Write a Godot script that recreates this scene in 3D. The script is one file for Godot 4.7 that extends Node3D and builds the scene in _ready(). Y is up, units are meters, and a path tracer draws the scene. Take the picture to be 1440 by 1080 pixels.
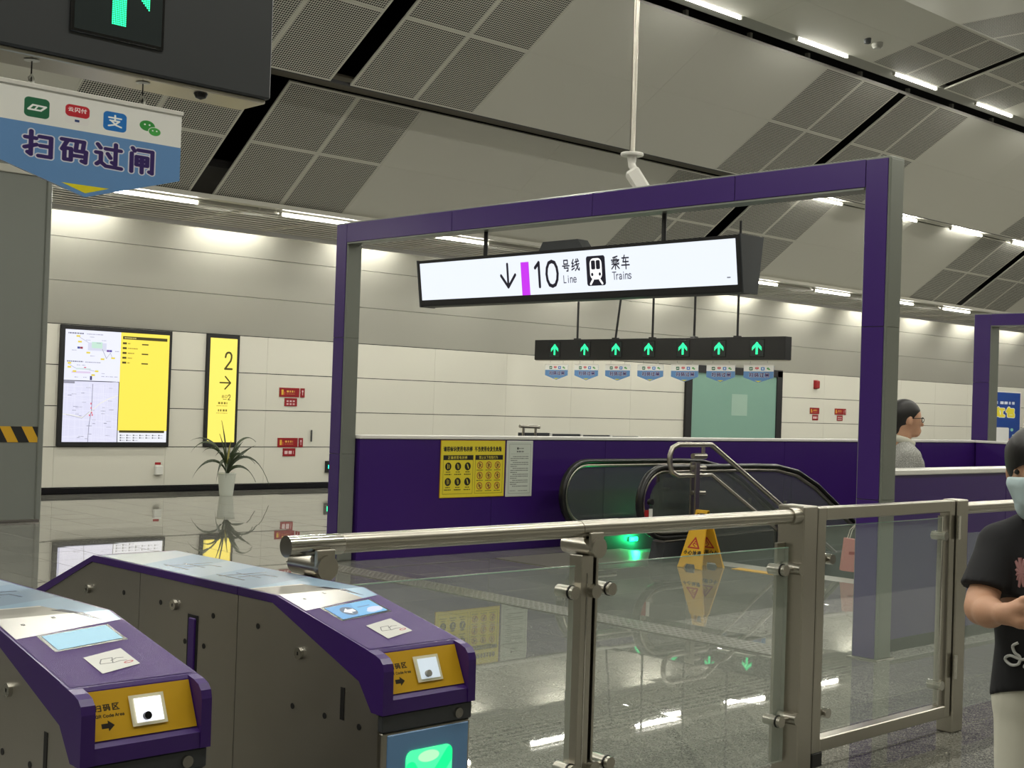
extends Node3D
# A metro concourse: ticket gates, a glass fence, a purple portal over the escalator, vaulted ceiling.
# x runs along the hall, -z towards the far wall; the camera stands at (0, 1.6, 0).

var M := {}
var names := {}
var shared := {}
var rng := RandomNumberGenerator.new()
var cam: Camera3D


class MB:
	# collects triangles, in world or local axes, and commits them as one mesh
	var v := PackedVector3Array()
	var n := PackedVector3Array()
	var u := PackedVector2Array()
	var xf := Transform3D()

	func tri(a: Vector3, b: Vector3, c: Vector3, na: Vector3, nb: Vector3, nc: Vector3, ua := Vector2.ZERO, ub := Vector2.ZERO, uc := Vector2.ZERO) -> void:
		if (b - a).cross(c - a).dot(na + nb + nc) > 0.0:
			v.append_array([xf * a, xf * c, xf * b])
			n.append_array([xf.basis * na, xf.basis * nc, xf.basis * nb])
			u.append_array([ua, uc, ub])
		else:
			v.append_array([xf * a, xf * b, xf * c])
			n.append_array([xf.basis * na, xf.basis * nb, xf.basis * nc])
			u.append_array([ua, ub, uc])

	func quad(a: Vector3, b: Vector3, c: Vector3, d: Vector3, nn: Vector3, uvs := []) -> MB:
		var q: Array = uvs if uvs.size() == 4 else [Vector2(0, 1), Vector2(1, 1), Vector2(1, 0), Vector2(0, 0)]
		tri(a, b, c, nn, nn, nn, q[0], q[1], q[2])
		tri(a, c, d, nn, nn, nn, q[0], q[2], q[3])
		return self

	func box(c: Vector3, s: Vector3) -> MB:
		return cbox(c, s, 0.0)

	func span(lo: Vector3, hi: Vector3, ch := 0.0) -> MB:
		return cbox((lo + hi) / 2.0, (hi - lo).abs(), ch)

	func cbox(c: Vector3, s: Vector3, ch := 0.004) -> MB:
		# a box with chamfered edges
		var h := s / 2.0
		ch = minf(ch, minf(h.x, minf(h.y, h.z)) * 0.9)
		for ax in 3:
			for sg in [-1.0, 1.0]:
				var nn := Vector3.ZERO
				nn[ax] = sg
				var b := (ax + 1) % 3
				var d := (ax + 2) % 3
				var p := []
				for k in [[-1, -1], [1, -1], [1, 1], [-1, 1]]:
					var q := Vector3.ZERO
					q[ax] = sg * h[ax]
					q[b] = k[0] * (h[b] - ch)
					q[d] = k[1] * (h[d] - ch)
					p.append(c + q)
				quad(p[0], p[1], p[2], p[3], nn)
		if ch <= 0.0:
			return self
		for ax in 3:
			var b := (ax + 1) % 3
			var d := (ax + 2) % 3
			for sb in [-1.0, 1.0]:
				for sd in [-1.0, 1.0]:
					var nn := Vector3.ZERO
					nn[b] = sb
					nn[d] = sd
					nn = nn.normalized()
					var p := []
					for e in [[-1.0, 0], [1.0, 0], [1.0, 1], [-1.0, 1]]:
						var q := Vector3.ZERO
						q[ax] = e[0] * (h[ax] - ch)
						q[b] = sb * (h[b] - (ch if e[1] == 0 else 0.0))
						q[d] = sd * (h[d] - (0.0 if e[1] == 0 else ch))
						p.append(c + q)
					quad(p[0], p[1], p[2], p[3], nn)
		for sx in [-1.0, 1.0]:
			for sy in [-1.0, 1.0]:
				for sz in [-1.0, 1.0]:
					var nn := Vector3(sx, sy, sz).normalized()
					var o := c + Vector3(sx * h.x, sy * h.y, sz * h.z)
					tri(o - Vector3(0, sy, sz) * ch, o - Vector3(sx, 0, sz) * ch, o - Vector3(sx, sy, 0) * ch, nn, nn, nn)
		return self

	func tube(a: Vector3, b: Vector3, ra: float, rb := -1.0, seg := 16, caps := true) -> MB:
		if rb < 0.0:
			rb = ra
		var t := (b - a).normalized()
		var x := t.cross(Vector3.UP if absf(t.y) < 0.9 else Vector3.RIGHT).normalized()
		var y := t.cross(x)
		for i in seg:
			var p := x * cos(TAU * i / seg) + y * sin(TAU * i / seg)
			var q := x * cos(TAU * (i + 1) / seg) + y * sin(TAU * (i + 1) / seg)
			var u0 := float(i) / seg
			var u1 := float(i + 1) / seg
			tri(a + p * ra, b + p * rb, b + q * rb, p, p, q, Vector2(u0, 0), Vector2(u0, 1), Vector2(u1, 1))
			tri(a + p * ra, b + q * rb, a + q * ra, p, q, q, Vector2(u0, 0), Vector2(u1, 1), Vector2(u1, 0))
			if caps:
				tri(a, a + p * ra, a + q * ra, -t, -t, -t)
				tri(b, b + p * rb, b + q * rb, t, t, t)
		return self

	func sweep(pts: Array, rx: float, ry := -1.0, seg := 10, closed := false, side := Vector3.ZERO, caps := true) -> MB:
		# an elliptic tube along a polyline; side fixes the direction of rx
		if ry < 0.0:
			ry = rx
		var rings := []
		var m := pts.size()
		var keep := Vector3.UP
		for i in m:
			var a: Vector3 = pts[(i - 1 + m) % m] if (i > 0 or closed) else pts[0]
			var b: Vector3 = pts[(i + 1) % m] if (i < m - 1 or closed) else pts[m - 1]
			var t := (b - a).normalized()
			var sx := side
			if sx == Vector3.ZERO:
				sx = t.cross(keep)
				if sx.length() < 0.05:
					sx = t.cross(Vector3.RIGHT)
			sx = (sx - t * sx.dot(t)).normalized()
			var sy := t.cross(sx)
			keep = -sy if side == Vector3.ZERO and -sy.dot(keep) > 0 else (sy if side == Vector3.ZERO else keep)
			var ring := []
			for k in seg:
				var c := cos(TAU * k / seg)
				var s := sin(TAU * k / seg)
				var nn := (sx * c / rx + sy * s / ry).normalized()
				ring.append([(pts[i] as Vector3) + sx * c * rx + sy * s * ry, nn])
			rings.append(ring)
		var last := m if closed else m - 1
		for i in last:
			var r0: Array = rings[i]
			var r1: Array = rings[(i + 1) % m]
			for k in seg:
				var k1 := (k + 1) % seg
				tri(r0[k][0], r1[k][0], r1[k1][0], r0[k][1], r1[k][1], r1[k1][1], Vector2(float(k) / seg, i), Vector2(float(k) / seg, i + 1), Vector2(float(k + 1) / seg, i + 1))
				tri(r0[k][0], r1[k1][0], r0[k1][0], r0[k][1], r1[k1][1], r0[k1][1], Vector2(float(k) / seg, i), Vector2(float(k + 1) / seg, i + 1), Vector2(float(k + 1) / seg, i))
		if caps and not closed:
			for e in [0, m - 1]:
				var t: Vector3 = (pts[0] - pts[1]).normalized() if e == 0 else (pts[m - 1] - pts[m - 2]).normalized()
				for k in seg:
					tri(pts[e], rings[e][k][0], rings[e][(k + 1) % seg][0], t, t, t)
		return self

	func lathe(profile: Array, at: Vector3, seg := 24) -> MB:
		# profile: Vector2(radius, height) from bottom to top
		for i in profile.size() - 1:
			var p: Vector2 = profile[i]
			var q: Vector2 = profile[i + 1]
			var e := (q - p).normalized()
			for k in seg:
				var a0 := TAU * k / seg
				var a1 := TAU * (k + 1) / seg
				var d0 := Vector3(cos(a0), 0, sin(a0))
				var d1 := Vector3(cos(a1), 0, sin(a1))
				var n0 := d0 * e.y - Vector3.UP * e.x
				var n1 := d1 * e.y - Vector3.UP * e.x
				var a := at + d0 * p.x + Vector3.UP * p.y
				var b := at + d0 * q.x + Vector3.UP * q.y
				var c := at + d1 * q.x + Vector3.UP * q.y
				var d := at + d1 * p.x + Vector3.UP * p.y
				tri(a, b, c, n0, n0, n1)
				tri(a, c, d, n0, n1, n1)
		return self

	func prism(poly: Array, fr: Transform3D, z0: float, z1: float, uvbox := Rect2(), rim := true) -> MB:
		# polygon in the frame's x y, pulled out along its z; uv of both faces from uvbox (y up)
		var pk := PackedVector2Array(poly)
		var idx := Geometry2D.triangulate_polygon(pk)
		for e in [[z0, -1.0], [z1, 1.0]]:
			var nn: Vector3 = (fr.basis.z * e[1]).normalized()
			for i in range(0, idx.size(), 3):
				var p := []
				var q := []
				for k in 3:
					var w := pk[idx[i + k]]
					p.append(fr * Vector3(w.x, w.y, e[0]))
					q.append(Vector2((w.x - uvbox.position.x) / uvbox.size.x, 1.0 - (w.y - uvbox.position.y) / uvbox.size.y) if uvbox.size.x > 0 else w)
				tri(p[0], p[1], p[2], nn, nn, nn, q[0], q[1], q[2])
		if rim:
			var turn := 1.0 if not Geometry2D.is_polygon_clockwise(pk) else -1.0
			for i in pk.size():
				var a := pk[i]
				var b := pk[(i + 1) % pk.size()]
				var o := (b - a).orthogonal() * turn * -1.0
				var mid := (a + b) / 2.0
				if Geometry2D.is_point_in_polygon(mid + o.normalized() * 0.0005, pk):
					o = -o
				var nn := (fr.basis * Vector3(o.x, o.y, 0)).normalized()
				quad(fr * Vector3(a.x, a.y, z0), fr * Vector3(b.x, b.y, z0), fr * Vector3(b.x, b.y, z1), fr * Vector3(a.x, a.y, z1), nn)
		return self

	func arrays() -> Array:
		var ar := []
		ar.resize(Mesh.ARRAY_MAX)
		ar[Mesh.ARRAY_VERTEX] = v
		ar[Mesh.ARRAY_NORMAL] = n
		ar[Mesh.ARRAY_TEX_UV] = u
		return ar

	func mesh(second: MB = null) -> ArrayMesh:
		var m := ArrayMesh.new()
		m.add_surface_from_arrays(Mesh.PRIMITIVE_TRIANGLES, arrays())
		if second:
			m.add_surface_from_arrays(Mesh.PRIMITIVE_TRIANGLES, second.arrays())
		return m


# ---------- naming ----------
func numbered(called: String) -> String:
	names[called] = int(names.get(called, -1)) + 1
	return called if names[called] == 0 else "%s_%03d" % [called, names[called]]


func tag(o: Node, label: String, category: String, group := "") -> void:
	o.set_meta("label", label)
	o.set_meta("category", category)
	if group:
		o.set_meta("group", group)


func thing(called: String, label: String, category: String, at := Vector3.ZERO, group := "", turn := 0.0) -> Node3D:
	var o := Node3D.new()
	o.name = numbered(called)
	add_child(o)
	o.position = at
	o.rotation.y = turn
	tag(o, label, category, group)
	return o


func structure(called: String) -> Node3D:
	var o := Node3D.new()
	o.name = called
	add_child(o)
	o.set_meta("kind", "structure")
	return o


func base_of(o: Node) -> Transform3D:
	var t := Transform3D()
	while o is Node3D and o != self:
		t = (o as Node3D).transform * t
		o = o.get_parent()
	return t


func W(o: Node) -> MB:
	# a builder whose points are given in world axes and land under node o
	var b := MB.new()
	b.xf = base_of(o).affine_inverse()
	return b


func L() -> MB:
	return MB.new()


func part(o: Node, called: String, b, m: Material, second: Material = null) -> MeshInstance3D:
	var mi := MeshInstance3D.new()
	mi.name = called
	mi.mesh = b if b is Mesh else (b as MB).mesh()
	if second:
		mi.set_surface_override_material(0, m)
		mi.set_surface_override_material(1, second)
	else:
		mi.material_override = m
	mi.cast_shadow = GeometryInstance3D.SHADOW_CASTING_SETTING_ON
	o.add_child(mi, true)
	return mi


func solo(called: String, label: String, category: String, b: MB, m: Material, group := "") -> MeshInstance3D:
	var mi := part(self, numbered(called), b, m)
	tag(mi, label, category, group)
	return mi


# ---------- materials ----------
func mat(key: String, c: Color, rough := 0.6, metal := 0.0, more := {}) -> StandardMaterial3D:
	var m := StandardMaterial3D.new()
	m.resource_name = key
	m.albedo_color = c
	m.roughness = rough
	m.metallic = metal
	for k in more:
		m.set(k, more[k])
	M[key] = m
	return m


func rgb(r: int, g: int, b: int) -> Color:
	return Color(r / 255.0, g / 255.0, b / 255.0)


func glow(key: String, c: Color, energy: float) -> StandardMaterial3D:
	return mat(key, c, 0.5, 0.0, {"emission_enabled": true, "emission": c, "emission_energy_multiplier": energy})


func printed(key: String, im: Image, rough := 0.5, more := {}) -> StandardMaterial3D:
	var t := ImageTexture.create_from_image(im)
	var m := mat(key, Color.WHITE, rough, 0.0, more)
	m.albedo_texture = t
	m.texture_repeat = false
	return m


func lit_print(key: String, im: Image, energy: float) -> StandardMaterial3D:
	var m := printed(key, im, 0.35)
	m.albedo_color = Color(0.35, 0.35, 0.35)
	m.emission_enabled = true
	m.emission = Color.BLACK
	m.emission_texture = m.albedo_texture
	m.emission_energy_multiplier = energy
	return m


func noise_tex(size: int, freq: float, kind: int, lo: float, hi: float, sd := 1, oct := 3) -> NoiseTexture2D:
	var f := FastNoiseLite.new()
	f.seed = sd
	f.noise_type = kind
	f.frequency = freq
	f.fractal_octaves = oct
	var t := NoiseTexture2D.new()
	t.width = size
	t.height = size
	t.seamless = true
	t.noise = f
	var g := Gradient.new()
	g.set_color(0, Color(lo, lo, lo))
	g.set_color(1, Color(hi, hi, hi))
	t.color_ramp = g
	return t


# ---------- flat print ----------
func im_new(w: int, h: int, c: Color) -> Image:
	var im := Image.create(w, h, false, Image.FORMAT_RGB8)
	im.fill(c)
	return im


func im_seg(im: Image, a: Vector2, b: Vector2, w: float, c: Color) -> void:
	var r := w / 2.0
	var x0 := maxi(0, int(minf(a.x, b.x) - r - 1))
	var x1 := mini(im.get_width() - 1, int(maxf(a.x, b.x) + r + 1))
	var y0 := maxi(0, int(minf(a.y, b.y) - r - 1))
	var y1 := mini(im.get_height() - 1, int(maxf(a.y, b.y) + r + 1))
	var d := b - a
	var l2 := maxf(d.length_squared(), 0.0001)
	for y in range(y0, y1 + 1):
		for x in range(x0, x1 + 1):
			var p := Vector2(x + 0.5, y + 0.5) - a
			var t := clampf(p.dot(d) / l2, 0.0, 1.0)
			var k := r + 0.5 - (p - d * t).length()
			if k >= 1.0:
				im.set_pixel(x, y, c)
			elif k > 0.0:
				im.set_pixel(x, y, im.get_pixel(x, y).lerp(c, k))


func im_line(im: Image, pts: Array, w: float, c: Color) -> void:
	for i in pts.size() - 1:
		im_seg(im, pts[i], pts[i + 1], w, c)


func im_rect(im: Image, x: float, y: float, w: float, h: float, c: Color) -> void:
	im.fill_rect(Rect2i(int(x), int(y), maxi(1, int(w)), maxi(1, int(h))), c)


func im_ell(im: Image, o: Vector2, rx: float, ry: float, c: Color) -> void:
	for y in range(maxi(0, int(o.y - ry - 1)), mini(im.get_height(), int(o.y + ry + 2))):
		for x in range(maxi(0, int(o.x - rx - 1)), mini(im.get_width(), int(o.x + rx + 2))):
			var e := Vector2((x + 0.5 - o.x) / rx, (y + 0.5 - o.y) / ry).length()
			var k := (1.0 - e) * minf(rx, ry) + 0.5
			if k > 0.0:
				im.set_pixel(x, y, im.get_pixel(x, y).lerp(c, minf(k, 1.0)))


func im_poly(im: Image, pts: Array, c: Color) -> void:
	var pk := PackedVector2Array(pts)
	var lo := pk[0]
	var hi := pk[0]
	for p in pk:
		lo = lo.min(p)
		hi = hi.max(p)
	for y in range(maxi(0, int(lo.y)), mini(im.get_height(), int(hi.y) + 1)):
		for x in range(maxi(0, int(lo.x)), mini(im.get_width(), int(hi.x) + 1)):
			if Geometry2D.is_point_in_polygon(Vector2(x + 0.5, y + 0.5), pk):
				im.set_pixel(x, y, c)


func im_round(im: Image, x: float, y: float, w: float, h: float, r: float, c: Color) -> void:
	im_rect(im, x + r, y, w - 2 * r, h, c)
	im_rect(im, x, y + r, w, h - 2 * r, c)
	for q in [Vector2(x + r, y + r), Vector2(x + w - r, y + r), Vector2(x + r, y + h - r), Vector2(x + w - r, y + h - r)]:
		im_ell(im, q, r, r, c)


# strokes of each character in a box of 100 by 100, y down; numbers run x y x y, strokes are split by |
const HAND := "5 28 40 28|24 5 24 86 14 80|4 64 42 50|"
const STONE := "6 15 42 15|26 15 8 50|16 45 16 85 38 85 38 45 16 45|"
const SILK := "28 8 10 36 28 36 8 62 36 56|6 84 38 72|"
const SPEECH := "10 8 20 18|4 36 20 36 20 80 32 70|"
const WOOD := "4 30 42 30|23 6 23 94|23 34 5 66|23 34 42 58|"
const DOOR := "15 5 22 15|12 25 12 92|35 10 88 10 88 90 78 86|"
const GLYPH := {
	"扫": HAND + "52 20 90 20 90 88|55 52 90 52|50 88 90 88", "码": STONE + "50 15 82 15 78 50|58 15 54 50 90 50 88 88 76 84|48 68 76 68",
	"过": "38 25 92 25|74 5 74 78 62 72|46 42 56 56|10 12 20 24|5 42 22 42 22 72 8 84|20 74 40 88 95 90", "闸": DOOR + "30 35 70 35 70 65 30 65 30 35|30 50 70 50|50 35 50 92",
	"号": "28 10 72 10 72 38 28 38 28 10|10 52 90 52|34 52 30 68 76 68 74 90 58 90", "线": SILK + "46 28 90 22|44 50 94 42|60 8 66 50 82 84 94 88 96 74|84 56 48 90|76 6 84 14",
	"乘": "74 8 26 16|8 32 92 32|50 12 50 94|34 24 34 62|14 44 34 44|12 60 34 56|66 24 66 58 88 60 88 52|86 38 66 46|48 58 8 90|52 58 92 90", "车": "14 22 86 22|42 5 24 48 82 48|8 70 92 70|54 32 54 95",
	"小": "50 8 50 88 38 82|28 35 12 66|70 35 88 66", "心": "14 45 8 75|30 35 32 80 44 90 72 90 76 72|46 15 56 34|76 35 92 58",
	"地": "5 35 36 35|20 10 20 75|4 80 38 70|44 48 90 32 88 62 78 62|66 8 66 72|48 25 48 84 92 86 94 70", "滑": "12 10 22 20|6 36 18 46|6 90 22 60|42 34 42 8 80 8 80 34|60 34 60 20 80 20|32 50 32 36 92 36 88 48|42 94 42 50 80 50 80 92 70 90|42 64 80 64|42 78 80 78",
	"红": SILK + "48 20 92 20|70 20 70 84|42 86 96 86", "包": "32 5 10 40|28 20 86 20 82 60 70 58|28 58 60 58 60 38 28 38 28 86 90 88 92 70",
	"支": "10 25 90 25|50 5 50 48|18 48 78 48 50 78 10 92|28 52 60 82 92 92", "区": "92 10 12 10 12 88 94 88|74 24 26 72|30 28 78 74",
	"云": "22 18 78 18|8 42 92 42|46 42 20 82 80 78|66 58 88 92", "闪": DOOR + "50 28 26 78|46 45 74 78", "付": "30 5 8 48|20 34 20 94|36 32 94 32|76 8 76 88 62 82|46 50 58 64",
	"出": "50 5 50 90|20 18 20 44 80 44 80 18|12 56 12 90 88 90 88 56", "口": "16 16 84 16 84 86 16 86 16 16",
	"请": SPEECH + "40 16 92 16|44 30 88 30|36 44 96 44|66 5 66 44|46 94 46 56 86 56 86 92 76 90|46 68 86 68|46 80 86 80", "按": HAND + "66 4 70 12|46 28 46 16 94 16 92 28|44 50 96 50|64 30 54 66 88 92|82 50 70 78 44 94",
	"标": WOOD + "52 16 90 16|46 38 96 38|70 38 70 90 60 86|58 54 46 78|82 54 94 76", "识": SPEECH + "46 14 88 14 88 50 46 50 46 14|58 60 42 90|78 60 94 90",
	"使": "24 5 5 46|16 34 16 94|34 18 96 18|42 32 88 32 88 54 42 54 42 32|64 6 64 54 56 76 36 92|46 64 94 92", "用": "8 92 18 60 18 10 84 10 84 90 74 88|18 34 84 34|18 58 84 58|50 10 50 92",
	"电": "16 20 80 20 80 64 16 64 16 20|16 42 80 42|48 5 48 88 92 88 94 72", "扶": HAND + "50 22 92 22|46 46 96 46|70 6 70 46 44 92|72 50 96 92",
	"梯": WOOD + "56 5 62 14|86 5 80 14|50 20 90 20 90 36 52 36 50 54 94 54 92 70|70 20 70 94|66 58 46 84", "不": "8 14 92 14|54 14 8 62|50 34 50 94|58 44 92 68",
	"当": "50 5 50 36|20 12 30 28|80 12 70 28|16 42 82 42 82 90 16 90|20 66 82 66", "会": "6 46 50 5 94 46|30 38 70 38|14 56 86 56|44 56 24 86 78 84|64 68 84 94",
	"发": "24 10 18 34 90 34|46 6 36 60 8 92|66 10 78 20|36 52 78 52 58 78 24 94|40 60 62 80 92 94", "生": "28 8 10 44|22 30 86 30|52 6 52 88|20 58 82 58|6 88 94 88",
	"危": "36 4 14 30|30 14 64 14 52 30|10 32 92 32|20 32 18 64 6 92|62 64 72 64 74 46 38 46 38 86 88 86 88 72", "险": "12 94 12 10 34 10 24 38 34 58 22 64|36 44 66 5 96 44|52 44 82 44|46 60 52 78|62 54 68 76|86 56 76 84|40 88 94 88",
	"正": "10 12 90 12|52 12 52 86|52 46 86 46|24 42 24 86|6 86 94 86", "确": STONE + "62 6 48 30|60 14 82 14 74 26|44 92 54 66 54 28 90 28 90 90 80 88|54 46 90 46|54 64 90 64|72 28 72 88",
	"禁": "6 18 46 18|26 4 26 48|26 20 6 44|28 20 44 40|54 18 94 18|74 4 74 48|72 20 54 42|76 20 94 42|26 54 74 54|10 68 90 68|50 68 50 94|30 76 16 92|70 76 86 92", "止": "52 8 52 86|52 42 86 42|24 30 24 86|6 86 94 86",
	"以": "14 14 14 76 42 60|38 18 50 36|74 8 70 50 34 92|70 60 94 90", "下": "6 12 94 12|48 12 48 94|52 34 80 56", "行": "28 6 8 28|30 30 6 58|20 44 20 94|44 16 90 16|38 42 96 42|74 42 74 90 60 88", "为": "24 8 36 22|12 32 84 32 80 88 64 84|50 6 46 50 10 92|52 50 64 66",
	"1": "22 24 50 6 50 94", "0": "50 5 68 10 80 28 84 50 80 72 68 90 50 95 32 90 20 72 16 50 20 28 32 10 50 5", "2": "16 30 22 14 34 6 50 4 66 7 77 18 78 32 70 50 14 94 84 94",
	"L": "20 5 20 95 74 95", "T": "8 6 92 6|50 6 50 95", "i": "50 36 50 95|50 12 50 16", "n": "20 36 20 95|20 52 36 38 58 36 72 48 72 95", "e": "16 65 82 65 76 44 50 34 26 42 16 65 24 88 50 97 78 88", "r": "30 36 30 95|30 54 46 38 68 36",
	"a": "20 46 44 35 66 40 72 54 72 95|72 64 36 66 18 80 32 96 56 94 72 80", "s": "74 44 50 34 24 44 30 60 64 68 76 82 50 97 18 88", "Q": "50 5 84 26 88 50 80 80 50 95 18 80 12 50 20 22 50 5|60 72 92 98", "R": "20 95 20 5 62 5 80 18 76 42 58 50 20 50|54 50 86 95",
	"C": "86 22 60 5 30 12 14 40 16 66 34 90 60 95 86 80", "o": "50 35 76 46 82 66 74 88 50 97 26 88 18 66 26 44 50 35", "d": "78 5 78 95|78 52 58 36 32 40 18 62 26 88 50 96 78 80", "A": "8 95 50 5 92 95|24 64 76 64",
}


func im_text(im: Image, s: String, x: float, y: float, w: float, h: float, lw: float, c: Color, gap := 1.15) -> void:
	for k in s.length():
		if not GLYPH.has(s[k]):
			continue
		for st in GLYPH[s[k]].split("|", false):
			var f: PackedFloat64Array = st.split_floats(" ")
			var pts := []
			for i in range(0, f.size() - 1, 2):
				pts.append(Vector2(x + k * w * gap + f[i] / 100.0 * w, y + f[i + 1] / 100.0 * h))
			im_line(im, pts, lw, c)


func im_greek(im: Image, x: float, y: float, w: float, h: float, c: Color) -> void:
	# a line of writing too small to read: a row of short dashes
	var at := x
	while at < x + w:
		var d := h * rng.randf_range(0.7, 1.5)
		im_rect(im, at, y, minf(d, x + w - at), h, c)
		at += d + h * rng.randf_range(0.25, 0.6)


func pay_icons(im: Image, y: float, s: float, xs: Array) -> void:
	# the four payment marks across the top of the scan boards
	im_round(im, xs[0] - s / 2, y - s / 2, s, s, s * 0.2, rgb(28, 104, 70))
	im_line(im, [Vector2(xs[0] - s * 0.34, y + s * 0.12), Vector2(xs[0] - s * 0.16, y - s * 0.12), Vector2(xs[0] + s * 0.36, y - s * 0.1), Vector2(xs[0] + s * 0.16, y + s * 0.12), Vector2(xs[0] - s * 0.3, y + s * 0.12)], s * 0.09, Color.WHITE)
	im_line(im, [Vector2(xs[0] - s * 0.08, y + s * 0.1), Vector2(xs[0] + s * 0.04, y - s * 0.1)], s * 0.07, Color.WHITE)
	im_round(im, xs[1] - s / 2, y - s / 2, s, s, s * 0.2, rgb(236, 234, 232))
	im_round(im, xs[1] - s / 2, y - s / 2, s, s * 0.62, s * 0.2, rgb(196, 32, 48))
	im_text(im, "云闪付", xs[1] - s * 0.4, y - s * 0.38, s * 0.25, s * 0.26, s * 0.035, Color.WHITE, 1.08)
	im_rect(im, xs[1] - s * 0.1, y + s * 0.26, s * 0.2, s * 0.13, rgb(40, 60, 120))
	im_round(im, xs[2] - s / 2, y - s / 2, s, s, s * 0.2, rgb(22, 116, 200))
	im_text(im, "支", xs[2] - s * 0.33, y - s * 0.36, s * 0.66, s * 0.66, s * 0.085, Color.WHITE)
	im_ell(im, Vector2(xs[3] - s * 0.14, y - s * 0.1), s * 0.34, s * 0.28, rgb(52, 150, 62))
	im_ell(im, Vector2(xs[3] + s * 0.2, y + s * 0.16), s * 0.3, s * 0.25, rgb(236, 236, 232))
	im_ell(im, Vector2(xs[3] + s * 0.2, y + s * 0.16), s * 0.265, s * 0.215, rgb(70, 170, 74))
	for e in [Vector2(-0.25, -0.16), Vector2(-0.04, -0.16)]:
		im_ell(im, Vector2(xs[3], y) + e * s, s * 0.045, s * 0.045, Color.WHITE)
	for e in [Vector2(0.11, 0.11), Vector2(0.29, 0.11)]:
		im_ell(im, Vector2(xs[3], y) + e * s, s * 0.038, s * 0.038, Color.WHITE)


func print_scan_board() -> Image:
	var im := im_new(560, 360, rgb(238, 238, 234))
	im_rect(im, 0, 128, 560, 232, rgb(100, 146, 200))
	im_poly(im, [Vector2(0, 360), Vector2(0, 236), Vector2(280, 360)], rgb(100, 146, 200))
	pay_icons(im, 74, 68, [138, 250, 358, 464])
	for lw in [[21.0, Color(0.86, 0.86, 0.9)], [13.0, rgb(48, 24, 98)]]:
		im_text(im, "扫码过闸", 106, 152, 82, 98, lw[0], lw[1], 1.2)
	im_poly(im, [Vector2(212, 318), Vector2(348, 318), Vector2(280, 346)], rgb(232, 218, 30))
	return im


func print_line_sign() -> Image:
	# the long hanging sign over the escalator: 3.57 m by 0.31 m
	var im := im_new(2048, 178, rgb(224, 230, 240))
	var ink := rgb(24, 22, 34)
	im_seg(im, Vector2(664, 34), Vector2(664, 128), 14, ink)
	im_line(im, [Vector2(616, 84), Vector2(664, 137), Vector2(716, 84)], 14, ink)
	im_rect(im, 758, 30, 56, 148, rgb(190, 48, 226))
	im_text(im, "1", 836, 30, 92, 120, 15, ink)
	im_text(im, "0", 914, 30, 108, 120, 15, ink)
	im_text(im, "号线", 1034, 30, 54, 58, 5.5, ink, 1.14)
	im_text(im, "Line", 1038, 100, 26, 34, 4, rgb(70, 70, 84), 0.82)
	im_round(im, 1192, 26, 116, 126, 12, ink)
	im_round(im, 1213, 36, 74, 90, 24, Color.WHITE)
	im_round(im, 1222, 45, 25, 38, 7, ink)
	im_round(im, 1252, 45, 25, 38, 7, ink)
	im_ell(im, Vector2(1226, 104), 7, 7, ink)
	im_ell(im, Vector2(1273, 104), 7, 7, ink)
	im_line(im, [Vector2(1228, 128), Vector2(1214, 144)], 11, Color.WHITE)
	im_line(im, [Vector2(1272, 128), Vector2(1286, 144)], 11, Color.WHITE)
	im_text(im, "乘车", 1344, 30, 54, 62, 5.5, ink, 1.12)
	im_text(im, "Trains", 1348, 98, 26, 34, 4, rgb(70, 70, 84), 0.72)
	im_rect(im, 1990, 146, 18, 5, rgb(120, 124, 134))
	return im


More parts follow.
